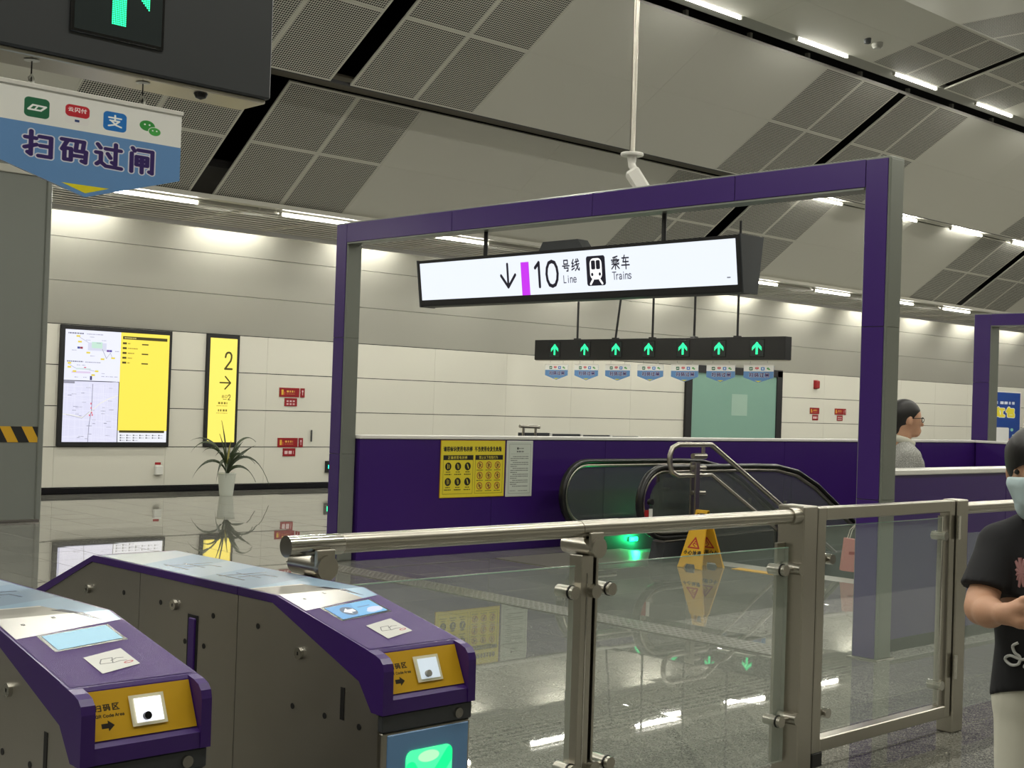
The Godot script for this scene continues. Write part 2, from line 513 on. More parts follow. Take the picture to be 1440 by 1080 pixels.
func print_map() -> Image:
	# the station map: two plans above, the street map below, exits listed on yellow
	var im := im_new(620, 612, rgb(228, 230, 246))
	var faint := rgb(150, 150, 172)
	var dark := rgb(96, 96, 120)
	var yel := rgb(250, 226, 84)
	im_greek(im, 16, 16, 90, 7, dark)
	im_greek(im, 122, 18, 96, 5, faint)
	im_line(im, [Vector2(80, 40), Vector2(130, 66), Vector2(150, 72)], 2, faint)
	im_rect(im, 130, 66, 108, 44, rgb(206, 208, 228))
	im_rect(im, 152, 62, 62, 34, rgb(190, 222, 206))
	im_line(im, [Vector2(214, 100), Vector2(240, 150)], 3, faint)
	im_line(im, [Vector2(240, 150), Vector2(262, 118), Vector2(276, 150)], 2, faint)
	for q in [[62, 30], [72, 60], [122, 118], [206, 150], [268, 142]]:
		im_rect(im, q[0], q[1], 22, 9, rgb(226, 206, 70))
	for q in [[70, 92, 60, 70, 140], [86, 92, 150, 50, 70], [240, 102, 110, 70, 150], [256, 102, 80, 70, 160]]:
		im_rect(im, q[0], q[1], 15, 11, rgb(q[2], q[3], q[4]))
	for q in [[140, 34], [146, 138], [180, 66], [118, 52], [210, 50], [40, 110], [290, 106]]:
		im_greek(im, q[0], q[1], 26, 4, faint)
	im_greek(im, 14, 170, 92, 6, dark)
	im_greek(im, 118, 172, 90, 5, faint)
	im_line(im, [Vector2(20, 186), Vector2(56, 206), Vector2(80, 214), Vector2(140, 216), Vector2(190, 226)], 2, faint)
	im_rect(im, 42, 226, 108, 10, rgb(214, 196, 226))
	im_rect(im, 66, 208, 84, 8, rgb(200, 216, 216))
	for q in [[18, 178], [18, 200], [48, 222], [156, 240], [176, 218]]:
		im_rect(im, q[0], q[1], 20, 9, rgb(226, 206, 70))
	im_rect(im, 112, 202, 12, 5, rgb(200, 60, 90))
	im_rect(im, 148, 250, 12, 22, rgb(70, 66, 110))
	for q in [[70, 190], [100, 190], [60, 256], [110, 256], [214, 232], [214, 248], [240, 248], [264, 248], [290, 248]]:
		im_greek(im, q[0], q[1], 20, 4, faint)
	im_rect(im, 0, 280, 322, 332, rgb(216, 216, 238))
	im_rect(im, 0, 276, 322, 4, rgb(40, 40, 52))
	im_rect(im, 0, 282, 62, 11, rgb(140, 140, 156))
	for k in 26:
		var y := rng.randf_range(300, 600)
		im_line(im, [Vector2(0, y), Vector2(rng.randf_range(80, 200), y + rng.randf_range(-24, 24)), Vector2(322, y + rng.randf_range(-40, 40))], 1.5, rgb(228, 228, 246))
		var x := rng.randf_range(0, 322)
		im_line(im, [Vector2(x, 294), Vector2(x + rng.randf_range(-30, 30), 612)], 1.5, rgb(228, 228, 246))
	im_line(im, [Vector2(166, 294), Vector2(164, 430), Vector2(152, 520), Vector2(148, 612)], 2.5, dark)
	im_line(im, [Vector2(0, 460), Vector2(60, 466), Vector2(110, 478), Vector2(152, 452), Vector2(210, 400), Vector2(262, 372), Vector2(320, 352)], 3, rgb(238, 236, 214))
	im_line(im, [Vector2(20, 464), Vector2(110, 482), Vector2(152, 446)], 2, faint)
	for q in [[156, 396], [158, 420], [162, 446], [166, 458], [150, 460]]:
		im_rect(im, q[0], q[1], 7, 10, rgb(222, 110, 130))
	for k in 30:
		im_greek(im, rng.randf_range(10, 290), rng.randf_range(304, 600), rng.randf_range(14, 30), 3, [faint, dark][k % 2])
	im_rect(im, 318, 280, 4, 332, rgb(40, 40, 52))
	im_rect(im, 322, 0, 298, 548, yel)
	im_rect(im, 322, 548, 298, 64, rgb(230, 232, 240))
	im_rect(im, 334, 20, 272, 17, rgb(64, 58, 20))
	im_greek(im, 344, 26, 70, 6, rgb(230, 214, 120))
	for k in 5:
		im_rect(im, 334, 54 + k * 27, 24, 11, rgb(74, 66, 20))
		im_greek(im, 366, 57 + k * 27, [14, 60, 40, 30, 14][k], 6, rgb(140, 122, 40))
		if k in [0, 2, 4]:
			im_rect(im, 450, 58 + k * 27, 40, 7, rgb(74, 66, 20))
	im_rect(im, 330, 546, 276, 13, rgb(64, 58, 20))
	for r in 3:
		for c in [7, 7, 3][r]:
			im_rect(im, 336 + c * 39, 570 + r * 14, 8, 7, rgb(80, 80, 90))
			im_greek(im, 346 + c * 39, 572 + r * 14, 20, 4, faint)
	return im


func print_exit_two() -> Image:
	var im := im_new(180, 600, rgb(250, 230, 104))
	var ink := rgb(66, 62, 18)
	im_text(im, "2", 92, 76, 66, 106, 11, ink)
	im_seg(im, Vector2(72, 256), Vector2(140, 256), 8, ink)
	im_line(im, [Vector2(106, 220), Vector2(142, 256), Vector2(106, 292)], 8, ink)
	im_text(im, "出口", 86, 326, 18, 18, 2, ink, 1.15)
	im_greek(im, 96, 350, 24, 4, ink)
	im_text(im, "2", 126, 324, 22, 32, 4, ink)
	for y in [368, 410]:
		im_greek(im, 64, y, 62, 12, rgb(120, 108, 34))
		im_greek(im, 54, y + 20, 74, 4, rgb(150, 134, 44))
	return im


func print_usage_notice() -> Image:
	var im := im_new(640, 440, rgb(222, 204, 44))
	var ink := rgb(20, 16, 12)
	im_text(im, "请按标识使用电扶梯", 22, 44, 29, 40, 5.5, ink, 1.1)
	im_text(im, "不当使用会发生危险", 330, 44, 28, 40, 5.5, ink, 1.1)
	for q in [[22, 296], [338, 284]]:
		for e in [[q[0], 116, 3, 300], [q[0] + q[1] - 3, 116, 3, 300], [q[0], 413, q[1], 3]]:
			im_rect(im, e[0], e[1], e[2], e[3], rgb(120, 108, 20))
		im_rect(im, q[0], 112, q[1], 38, ink)
	im_text(im, "正确使用电扶梯", 66, 118, 24, 26, 2.6, rgb(230, 214, 70), 1.16)
	im_text(im, "禁止以下危险行为", 376, 118, 22, 26, 2.6, rgb(230, 214, 70), 1.12)
	for r in 2:
		for c in 3:
			var o := Vector2(72 + c * 96, 200 + r * 120)
			im_ell(im, o, 30, 31, ink)
			im_line(im, [o + Vector2(-6, -18), o + Vector2(-4 + 5 * c, 16)], 6, rgb(222, 204, 44))
			im_line(im, [o + Vector2(8 - 4 * c, -14), o + Vector2(10, 14)], 5, rgb(222, 204, 44))
			im_greek(im, o.x - 22, o.y + 40, 44, 7, ink)
			im_greek(im, o.x - 34, o.y + 58, 66, 8, ink)
	for r in 3:
		for c in 3:
			var o := Vector2(388 + c * 90, 192 + r * 82)
			im_ell(im, o, 29, 29, rgb(150, 40, 30))
			im_ell(im, o, 24, 24, rgb(214, 190, 60))
			im_line(im, [o + Vector2(-3 + c * 3, -16), o + Vector2(2, 4), o + Vector2(-8 + r * 8, 18)], 6, ink)
			im_line(im, [o + Vector2(-10, 2), o + Vector2(12, -4)], 5, ink)
			im_seg(im, o + Vector2(-17, -17), o + Vector2(17, 17), 4, rgb(150, 40, 30))
			im_greek(im, o.x - 32, o.y + 36, 64, 6, ink)
	return im


func print_white_notice() -> Image:
	var im := im_new(260, 410, rgb(200, 206, 196))
	var ink := rgb(84, 88, 84)
	for e in [[18, 18, 224, 2], [18, 390, 224, 2], [18, 18, 2, 374], [240, 18, 2, 374]]:
		im_rect(im, e[0], e[1], e[2], e[3], rgb(110, 116, 110))
	im_rect(im, 98, 44, 16, 16, rgb(50, 56, 54))
	im_greek(im, 118, 48, 50, 7, ink)
	im_greek(im, 96, 70, 72, 11, ink)
	im_rect(im, 36, 92, 186, 1, ink)
	var y := 110.0
	for k in 16:
		var ind := 24.0 if k % 3 == 0 else 0.0
		im_greek(im, 34 + ind, y, [186.0, 186.0, 70.0][k % 3] - ind, 6, ink)
		y += 15
	im_greek(im, 34, 370, 60, 4, ink)
	im_greek(im, 120, 370, 96, 5, ink)
	return im


func print_wet_floor() -> Image:
	var im := im_new(200, 400, rgb(216, 168, 26))
	var red := rgb(168, 36, 28)
	var tri := [Vector2(100, 150), Vector2(56, 232), Vector2(144, 232), Vector2(100, 150)]
	im_line(im, tri, 12, red)
	im_ell(im, Vector2(104, 182), 6, 6, red)
	im_line(im, [Vector2(100, 190), Vector2(90, 206), Vector2(110, 220)], 7, red)
	im_line(im, [Vector2(92, 196), Vector2(118, 200)], 6, red)
	im_text(im, "小心地滑", 26, 252, 33, 40, 6, rgb(40, 30, 10), 1.14)
	return im


func print_gate_top() -> Image:
	# pale blue artwork along the gate's back: v runs from the far end to the reader
	var im := im_new(160, 640, rgb(150, 172, 196))
	im_poly(im, [Vector2(0, 0), Vector2(160, 0), Vector2(160, 60), Vector2(0, 150)], rgb(176, 188, 200))
	im_poly(im, [Vector2(0, 250), Vector2(160, 170), Vector2(160, 260), Vector2(0, 330)], rgb(166, 184, 204))
	for q in [[30, 180], [40, 330]]:
		im_line(im, [Vector2(q[0], q[1]), Vector2(q[0] + 90, q[1])], 5, rgb(90, 108, 140))
		im_line(im, [Vector2(q[0] + 20, q[1] + 26), Vector2(q[0] + 70, q[1] + 26), Vector2(q[0] + 74, q[1] + 54)], 5, rgb(90, 108, 140))
		im_line(im, [Vector2(q[0] + 6, q[1] - 16), Vector2(q[0] + 6, q[1] + 60)], 5, rgb(90, 108, 140))
		im_line(im, [Vector2(q[0] + 44, q[1] - 16), Vector2(q[0] + 44, q[1] + 50)], 4, rgb(90, 108, 140))
	im_poly(im, [Vector2(0, 470), Vector2(160, 410), Vector2(160, 640), Vector2(0, 640)], rgb(160, 190, 216))
	im_poly(im, [Vector2(0, 478), Vector2(100, 470), Vector2(130, 640), Vector2(0, 640)], rgb(172, 170, 164))
	im_poly(im, [Vector2(96, 512), Vector2(112, 512), Vector2(136, 600), Vector2(112, 556)], rgb(36, 44, 70))
	im_rect(im, 0, 472, 100, 6, rgb(230, 230, 226))
	im_rect(im, 26, 580, 5, 7, rgb(50, 50, 50))
	im_rect(im, 74, 560, 5, 7, rgb(50, 50, 50))
	return im


func print_card_icon() -> Image:
	var im := im_new(128, 128, rgb(190, 190, 186))
	var ink := rgb(60, 62, 62)
	im_line(im, [Vector2(26, 60), Vector2(40, 40), Vector2(74, 46), Vector2(60, 78), Vector2(24, 68), Vector2(26, 60)], 3, ink)
	im_line(im, [Vector2(62, 62), Vector2(84, 54), Vector2(104, 62)], 3, ink)
	im_line(im, [Vector2(60, 80), Vector2(86, 78), Vector2(104, 84)], 3, ink)
	im_ell(im, Vector2(104, 98), 16, 8, rgb(160, 50, 60))
	im_ell(im, Vector2(104, 98), 11, 4, rgb(190, 190, 186))
	return im


func print_code_plate() -> Image:
	var im := im_new(256, 140, rgb(200, 156, 22))
	var ink := rgb(30, 24, 16)
	im_text(im, "扫码区", 12, 38, 18, 22, 2.6, ink, 1.2)
	im_text(im, "QR", 13, 68, 7, 9, 1.4, ink, 1.05)
	im_text(im, "Code", 31, 68, 7, 9, 1.4, ink, 0.95)
	im_text(im, "Area", 60, 68, 6, 9, 1.4, ink, 0.95)
	im_poly(im, [Vector2(24, 94), Vector2(40, 94), Vector2(40, 86), Vector2(56, 101), Vector2(40, 116), Vector2(40, 108), Vector2(24, 108)], ink)
	return im


func print_gate_screen() -> Image:
	var im := im_new(160, 96, rgb(74, 156, 214))
	im_poly(im, [Vector2(90, 0), Vector2(160, 0), Vector2(160, 96), Vector2(60, 96)], rgb(96, 176, 226))
	im_ell(im, Vector2(52, 50), 24, 32, rgb(60, 84, 110))
	im_poly(im, [Vector2(34, 50), Vector2(54, 28), Vector2(54, 40), Vector2(72, 40), Vector2(72, 60), Vector2(54, 60), Vector2(54, 72)], Color.WHITE)
	im_rect(im, 92, 34, 44, 6, rgb(70, 120, 170))
	im_ell(im, Vector2(134, 68), 26, 18, rgb(206, 214, 238))
	im_ell(im, Vector2(118, 76), 18, 13, rgb(206, 214, 238))
	return im


func print_pass_screen() -> Image:
	var im := im_new(96, 96, rgb(70, 226, 150))
	im_line(im, [Vector2(10, 30), Vector2(40, 80), Vector2(92, 14)], 22, rgb(16, 246, 130))
	im_ell(im, Vector2(46, 14), 22, 10, rgb(160, 226, 170))
	return im


func print_led_arrow() -> Image:
	var im := im_new(192, 192, rgb(4, 6, 6))
	for y in 48:
		for x in 48:
			var p := Vector2(x - 23.5, y - 24)
			var on := absf(p.x) < 3.6 and p.y > -18 and p.y < 18
			var w := p.y + 20 - absf(p.x) * 0.95
			on = on or (w > 0 and w < 11 and absf(p.x) < 17)
			im_rect(im, x * 4, y * 4, 3, 3, rgb(34, 238, 142) if on else rgb(5, 9, 8))
	return im


func print_fire_plate(kind: int) -> Image:
	var im := im_new(128, 48, rgb(140, 14, 24))
	im_rect(im, 12, 10, 14, 28, rgb(214, 170, 60))
	im_rect(im, 30, 20, 6, 18, rgb(200, 90, 50))
	im_greek(im, 46, 14, 52, 10, rgb(214, 170, 80))
	im_greek(im, 44, 30, 56, 4, rgb(190, 120, 80))
	if kind == 1:
		im = im_new(80, 44, rgb(140, 14, 24))
		for r in 2:
			for c in 3:
				im_rect(im, 12 + c * 20, 12 + r * 16, 13, 9, rgb(206, 180, 180))
	elif kind == 2:
		im = im_new(80, 44, rgb(140, 14, 24))
		im_greek(im, 10, 14, 60, 18, rgb(214, 190, 190))
	elif kind == 3:
		im = im_new(32, 48, rgb(140, 14, 24))
		im_line(im, [Vector2(16, 12), Vector2(16, 36)], 4, rgb(214, 190, 190))
		im_ell(im, Vector2(16, 16), 6, 6, rgb(214, 190, 190))
	return im


func print_poster() -> Image:
	var im := im_new(320, 420, rgb(22, 66, 148))
	im_greek(im, 30, 66, 110, 20, rgb(214, 222, 236))
	im_greek(im, 152, 66, 120, 20, rgb(214, 222, 236))
	for lw in [[26.0, rgb(250, 250, 240)], [17.0, rgb(240, 224, 60)]]:
		im_text(im, "红包", 118, 110, 70, 72, lw[0], lw[1], 1.2)
		im_line(im, [Vector2(30, 118), Vector2(30, 176), Vector2(92, 176)], lw[0], lw[1])
	im_ell(im, Vector2(190, 372), 78, 44, rgb(206, 60, 34))
	im_rect(im, 112, 372, 156, 48, rgb(206, 60, 34))
	im_round(im, 20, 256, 210, 140, 12, rgb(232, 232, 230))
	im_ell(im, Vector2(254, 272), 12, 12, rgb(140, 206, 180))
	im_ell(im, Vector2(270, 312), 13, 7, rgb(200, 230, 220))
	im_ell(im, Vector2(250, 346), 12, 8, rgb(240, 200, 60))
	return im


# ---------- the room ----------
func make_materials() -> void:
	mat("wall_low", rgb(208, 206, 194), 0.42)
	mat("wall_up", rgb(192, 191, 181), 0.38)
	mat("ceiling", rgb(222, 221, 210), 0.5)
	mat("perforated", rgb(255, 255, 255), 0.55)
	var im := im_new(256, 256, rgb(222, 221, 210))
	for y in 8:
		for x in 8:
			im_ell(im, Vector2(x * 32 + 16, y * 32 + 16), 12.4, 12.4, rgb(12, 11, 11))
	M.perforated.albedo_texture = ImageTexture.create_from_image(im)
	M.perforated.uv1_scale = Vector3(4.1, 4.1, 1)
	mat("slat", rgb(226, 224, 212), 0.4)
	mat("trim", rgb(208, 206, 194), 0.4)
	mat("void", rgb(22, 20, 20), 0.95)
	mat("black", rgb(16, 16, 18), 0.5)
	mat("black_gloss", rgb(14, 14, 16), 0.25)
	mat("charcoal", rgb(52, 55, 58), 0.5)
	mat("rubber", rgb(14, 14, 14), 0.35)
	mat("purple", rgb(55, 24, 102), 0.3)
	mat("purple_gate", rgb(58, 26, 104), 0.3)
	mat("purple_coat", rgb(72, 38, 116), 0.3, 0.0, {"heightmap_enabled": true, "heightmap_scale": 0.12, "uv1_scale": Vector3(2, 3, 1)})
	M.purple_coat.heightmap_texture = noise_tex(512, 0.12, FastNoiseLite.TYPE_SIMPLEX, 0.0, 1.0, 4, 2)
	mat("cladding", rgb(122, 126, 118), 0.35, 0.25)
	mat("pillar", rgb(126, 130, 124), 0.4, 0.2)
	mat("steel", rgb(180, 176, 166), 0.28, 1.0)
	mat("steel_panel", rgb(182, 179, 172), 0.38, 1.0)
	M.steel_panel.roughness_texture = noise_tex(256, 0.02, FastNoiseLite.TYPE_SIMPLEX, 0.88, 1.0, 7)
	M.steel_panel.uv1_triplanar = true
	M.steel_panel.uv1_scale = Vector3(1.4, 1.4, 1.4)
	mat("chrome", rgb(206, 204, 198), 0.12, 1.0)
	mat("white_plastic", rgb(214, 214, 208), 0.4)
	mat("white_coat", rgb(222, 220, 214), 0.3)
	mat("grey_coat", rgb(150, 150, 142), 0.45)
	mat("yellow_plastic", rgb(216, 168, 26), 0.4)
	mat("hazard_yellow", rgb(206, 158, 24), 0.5)
	mat("glass", Color(0.86, 0.95, 0.9, 0.1), 0.02, 0.0, {"transparency": BaseMaterial3D.TRANSPARENCY_ALPHA})
	mat("glass_edge", Color(0.62, 0.78, 0.7, 0.5), 0.1, 0.0, {"transparency": BaseMaterial3D.TRANSPARENCY_ALPHA})
	mat("glass_grey", Color(0.34, 0.36, 0.34, 0.45), 0.05, 0.0, {"transparency": BaseMaterial3D.TRANSPARENCY_ALPHA})
	mat("frosted", rgb(124, 160, 146), 0.28)
	mat("red", rgb(150, 16, 24), 0.45)
	glow("tube", Color(1.0, 0.99, 0.96), 11.0)
	glow("led_green", rgb(30, 255, 150), 3.2)
	# polished granite: three tones with a speckle, tiles mirror like wax
	for k in 4:
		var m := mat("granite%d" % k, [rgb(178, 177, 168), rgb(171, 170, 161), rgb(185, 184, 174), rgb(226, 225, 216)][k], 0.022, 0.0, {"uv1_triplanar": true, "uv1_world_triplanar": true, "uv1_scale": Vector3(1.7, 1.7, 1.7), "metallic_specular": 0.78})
		m.albedo_texture = noise_tex(1024, 0.11, FastNoiseLite.TYPE_VALUE, 0.3, 1.0, 3, 2) if k == 0 else M.granite0.albedo_texture
		m.roughness_texture = noise_tex(512, 0.012, FastNoiseLite.TYPE_SIMPLEX, 0.5, 1.0, 5, 4) if k == 0 else M.granite0.roughness_texture
	mat("grout", rgb(70, 68, 62), 0.8)
	mat("tactile", rgb(104, 102, 94), 0.34)


func lamp_row(z: float, y: float, x0: float, period: float, length: float, energy: float, label: String, group: String, lean := 0.0, begin := -5.0) -> void:
	var first := x0
	while first - period > begin:
		first -= period
	var body := L().cbox(Vector3(length / 2, 0.05, 0), Vector3(length + 0.1, 0.05, 0.07), 0.006).mesh()
	var bulb := L().tube(Vector3(0.02, 0, 0), Vector3(length - 0.02, 0, 0), 0.02, -1.0, 10).mesh()
	var cap_mesh := L().cbox(Vector3(0, 0.01, 0), Vector3(0.03, 0.07, 0.045), 0.004).mesh()
	var x := first
	while x < 41.0:
		var t := thing("tube_light", label, "light", Vector3(x, y, z), group)
		part(t, "housing", body, M.trim)
		part(t, "tube", bulb, M.tube)
		for e in [0.0, length]:
			part(t, "end_cap", cap_mesh, M.trim).position.x = e
		var a := AreaLight3D.new()
		a.name = "lamp"
		a.area_size = Vector2(length - 0.05, 0.05)
		a.light_energy = energy
		a.light_color = Color(1.0, 0.99, 0.945)
		a.shadow_enabled = true
		a.area_range = 40.0
		a.area_attenuation = 2.0
		a.position = Vector3(length / 2, -0.03, 0)
		a.rotation = Vector3(-PI / 2 + lean, 0, 0)
		t.add_child(a)
		x += period


func panel_mesh(w: float, h: float, holes: bool, ch := 0.0012) -> ArrayMesh:
	var key := "%0.4f %0.4f %s %s" % [w, h, holes, ch]
	if not shared.has(key):
		var b := L().cbox(Vector3(0, 0, -0.012), Vector3(w, h, 0.024), ch)
		if holes:
			var s := L()
			var x := w / 2 - 0.03
			var y := h / 2 - 0.03
			s.quad(Vector3(-x, -y, 0.001), Vector3(x, -y, 0.001), Vector3(x, y, 0.001), Vector3(-x, y, 0.001), Vector3(0, 0, 1), [Vector2(-x, -y), Vector2(x, -y), Vector2(x, y), Vector2(-x, y)])
			shared[key] = b.mesh(s)
		else:
			shared[key] = b.mesh()
	return shared[key]


func facet(o: Node3D, za: float, ya: float, zb: float, yb: float, gaps: Array, rows: int, col: float) -> void:
	# a sloping run of ceiling: round each dark gap two columns of perforated panels, plain panels between
	var s := Vector3(0, yb - ya, zb - za)
	var run := s.length()
	s = s.normalized()
	var fr := Transform3D(Basis(Vector3.RIGHT, s, Vector3.RIGHT.cross(s)), Vector3(0, ya, za))
	var h := run / rows
	var edge := -6.0
	for g in gaps + [[46.0 + 2 * col, 99.0]]:
		var left: float = g[0] - 2 * col
		if left > edge:
			var n := maxi(1, int(round((left - edge) / 2.75)))
			for k in n:
				for r in rows:
					var w := (left - edge) / n
					var p := part(o, "panel", panel_mesh(w - 0.002, h - 0.002, false), M.ceiling)
					p.transform = fr * Transform3D(Basis(), Vector3(edge + (k + 0.5) * w, (r + 0.5) * h, 0))
		if g[0] > 46.0:
			break
		for c in [g[0] - 1.5 * col, g[0] - 0.5 * col, g[1] + 0.5 * col, g[1] + 1.5 * col]:
			for r in rows:
				var p := part(o, "perforated_panel", panel_mesh(col - 0.003, h - 0.003, true), M.ceiling, M.perforated)
				p.transform = fr * Transform3D(Basis(), Vector3(c, (r + 0.5) * h, 0))
		edge = g[1] + 2 * col


func build_ceiling() -> void:
	var o := structure("ceiling")
	facet(o, -15.6, 4.17, -13.85, 5.44, [[-1.13, -0.8], [8.855, 9.187], [18.74, 19.06], [28.83, 29.14], [38.8, 39.1]], 2, 1.06)
	facet(o, -13.2, 5.365, -11.15, 6.66, [[-0.08, 0.2], [9.33, 9.62], [18.71, 18.97], [28.1, 28.36], [37.5, 37.76]], 2, 1.0)
	facet(o, -10.5, 6.64, -9.15, 6.945, [[-0.05, 0.2], [9.33, 9.6], [18.7, 18.9], [28.1, 28.3], [37.5, 37.7]], 2, 0.95)
	facet(o, -9.15, 6.945, -6.05, 6.945, [[-0.05, 0.2], [9.33, 9.6], [18.7, 18.9], [28.1, 28.3], [37.5, 37.7]], 2, 0.95)
	# the near half of the vault, over and behind the camera
	for q in [[-6.05, 6.945, -4.7, 6.64], [-4.05, 6.66, -2.0, 5.365], [-1.35, 5.44, 0.4, 4.17], [0.4, 4.15, 4.0, 4.15]]:
		var s := Vector2(q[2] - q[0], q[3] - q[1]).normalized().orthogonal() * -0.03
		part(o, "panel", W(o).prism([Vector2(q[0], q[1]), Vector2(q[2], q[3]), Vector2(q[2] - s.x, q[3] + absf(s.y)), Vector2(q[0] - s.x, q[1] + absf(s.y))], Transform3D(Basis(Vector3.BACK, Vector3.UP, Vector3.LEFT), Vector3.ZERO), -46.0, 6.0), M.ceiling)
	# channels that carry the tubes, and the trim along the soffit
	part(o, "light_channel", W(o).span(Vector3(-6, 6.655, -10.82), Vector3(46, 6.73, -10.5), 0.004), M.grey_coat)
	part(o, "light_channel", W(o).span(Vector3(19.2, 5.46, -13.84), Vector3(46, 5.56, -13.56), 0.004), M.trim)
	part(o, "slot_cover", W(o).span(Vector3(-6, 5.47, -13.84), Vector3(19.2, 5.5, -13.26), 0.004), mat("brown_cover", rgb(84, 78, 66), 0.6))
	part(o, "light_channel", W(o).span(Vector3(-6, 6.69, -4.7), Vector3(46, 6.76, -4.52), 0.004), M.grey_coat)
	part(o, "light_channel", W(o).span(Vector3(-6, 4.13, -15.66), Vector3(46, 4.19, -15.5), 0.004), M.trim)
	part(o, "slot_edge", W(o).span(Vector3(-6, 6.655, -11.17), Vector3(46, 6.69, -11.14), 0.0), M.white_coat)
	part(o, "slot_edge", W(o).span(Vector3(-6, 5.36, -13.23), Vector3(46, 5.4, -13.2), 0.0), M.black)
	for k in 26:
		part(o, "hanger_clip", W(o).span(Vector3(1.0 + k * 1.38, 6.69, -11.19), Vector3(1.05 + k * 1.38, 6.76, -11.13), 0.0), M.grey_coat)
	# slatted soffit along the far wall
	var sl := W(o)
	for k in 10:
		var z := -15.88 - k * 0.2
		sl.span(Vector3(-6, 4.112, z - 0.036), Vector3(46, 4.115, z + 0.036))
	for k in 36:
		sl.span(Vector3(-4.0 + k * 1.4, 4.116, -17.82), Vector3(-3.97 + k * 1.4, 4.15, -15.72))
	part(o, "soffit_slats", sl, M.slat).set_meta("kind", "stuff")
	part(o, "soffit_trim", W(o).span(Vector3(-6, 4.055, -17.87), Vector3(46, 4.19, -17.82), 0.003), M.white_coat)
	part(o, "soffit_trim", W(o).span(Vector3(-6, 4.09, -15.78), Vector3(46, 4.16, -15.74), 0.003), M.trim)
	part(o, "cove", W(o).span(Vector3(-6, 4.315, -18.03), Vector3(46, 4.34, -17.82), 0.002), M.trim)
	part(o, "cove", W(o).span(Vector3(-6, 4.19, -17.87), Vector3(46, 4.315, -17.84), 0.002), M.trim)
	# black outer shell, added to close off the dark void above the panels
	var v := structure("ceiling_void")
	v.name = "trim_1"
	part(v, "slab", W(v).span(Vector3(-8.4, 8.0, -19.9), Vector3(46.4, 8.2, 4.4)), M.void)
	part(v, "deck", W(v).span(Vector3(-8, 4.5, -19.2), Vector3(46, 4.6, -15.2)), M.void)
	var hang := W(v)
	for k in 12:
		hang.tube(Vector3(8.9 + k * 0.02, 4.9 + k * 0.1, -15.4 + k * 0.12), Vector3(9.2, 4.95 + k * 0.1, -15.4 + k * 0.12), 0.015, -1.0, 6)
	part(v, "duct_hanger", hang, M.grey_coat)


func build_wall() -> void:
	var o := structure("wall_back")
	part(o, "backing", W(o).span(Vector3(-8.2, -0.2, -19.6), Vector3(46.2, 8.0, -19.16)), M.void)
	var fr := Transform3D(Basis(Vector3.RIGHT, Vector3.UP, Vector3.BACK), Vector3(0, 0, -19.12))
	var ys := [0.095, 0.705, 1.315, 1.93, 2.54]
	for k in 27:
		var x := -2.23 + k * 1.833
		for r in 4:
			var p := part(o, "panel", panel_mesh(1.8295, ys[r + 1] - ys[r] - 0.012, false, 0.0), M.wall_low)
			p.transform = fr * Transform3D(Basis(), Vector3(x + 0.9165, (ys[r] + ys[r + 1]) / 2, 0))
	# above, the panels lean into the hall
	var s := Vector3(0, 1.6, 0.85).normalized()
	var up := Transform3D(Basis(Vector3.RIGHT, s, Vector3.RIGHT.cross(s) * -1.0), Vector3(0, 2.54, -19.12))
	up.basis.z = Vector3.RIGHT.cross(s)
	var vs := [0.0, 0.7, 1.385, 2.25]
	for k in 27:
		var x := -2.23 + k * 1.833
		for r in 3:
			var p := part(o, "panel", panel_mesh(1.8325, vs[r + 1] - vs[r] - 0.012, false, 0.0), M.wall_up)
			p.transform = up * Transform3D(Basis(), Vector3(x + 0.9165, (vs[r] + vs[r + 1]) / 2, 0))
	var b := structure("baseboard_back")
	part(b, "skirting", W(b).span(Vector3(-2, 0, -19.14), Vector3(46, 0.09, -19.09), 0.003), M.black_gloss)
	for q in [["wall_front", Vector3(-8.2, -0.2, 4.0), Vector3(46.2, 8.0, 4.3)], ["wall_left", Vector3(-8.3, -0.2, -19.6), Vector3(-8.0, 8.0, 4.3)], ["wall_right", Vector3(46.0, -0.2, -19.6), Vector3(46.3, 8.0, 4.3)]]:
		var w := structure(q[0])
		part(w, "surface", W(w).span(q[1], q[2]), M.wall_low)


const HOLE := Rect2(11.02, -10.4, 9.18, 5.5)


func minus(r: Rect2, h: Rect2) -> Array:
	if not r.intersects(h):
		return [r]
	var out := []
	var i := r.intersection(h)
	out.append(Rect2(r.position, Vector2(r.size.x, i.position.y - r.position.y)))
	out.append(Rect2(r.position.x, i.end.y, r.size.x, r.end.y - i.end.y))
	out.append(Rect2(r.position.x, i.position.y, i.position.x - r.position.x, i.size.y))
	out.append(Rect2(i.end.x, i.position.y, r.end.x - i.end.x, i.size.y))
	return out.filter(func(q): return q.size.x > 0.01 and q.size.y > 0.01)


func seen(p: Vector3) -> Vector3:
	# where a point falls in a frame of 1440 by 1080, and its depth
	var q := cam.transform.affine_inverse() * p
	var f := 540.0 / tan(deg_to_rad(cam.fov) / 2)
	return Vector3(720 + f * q.x / -q.z, 540 - f * q.y / -q.z, -q.z) if q.z < -0.1 else Vector3(-9999, 0, 1)


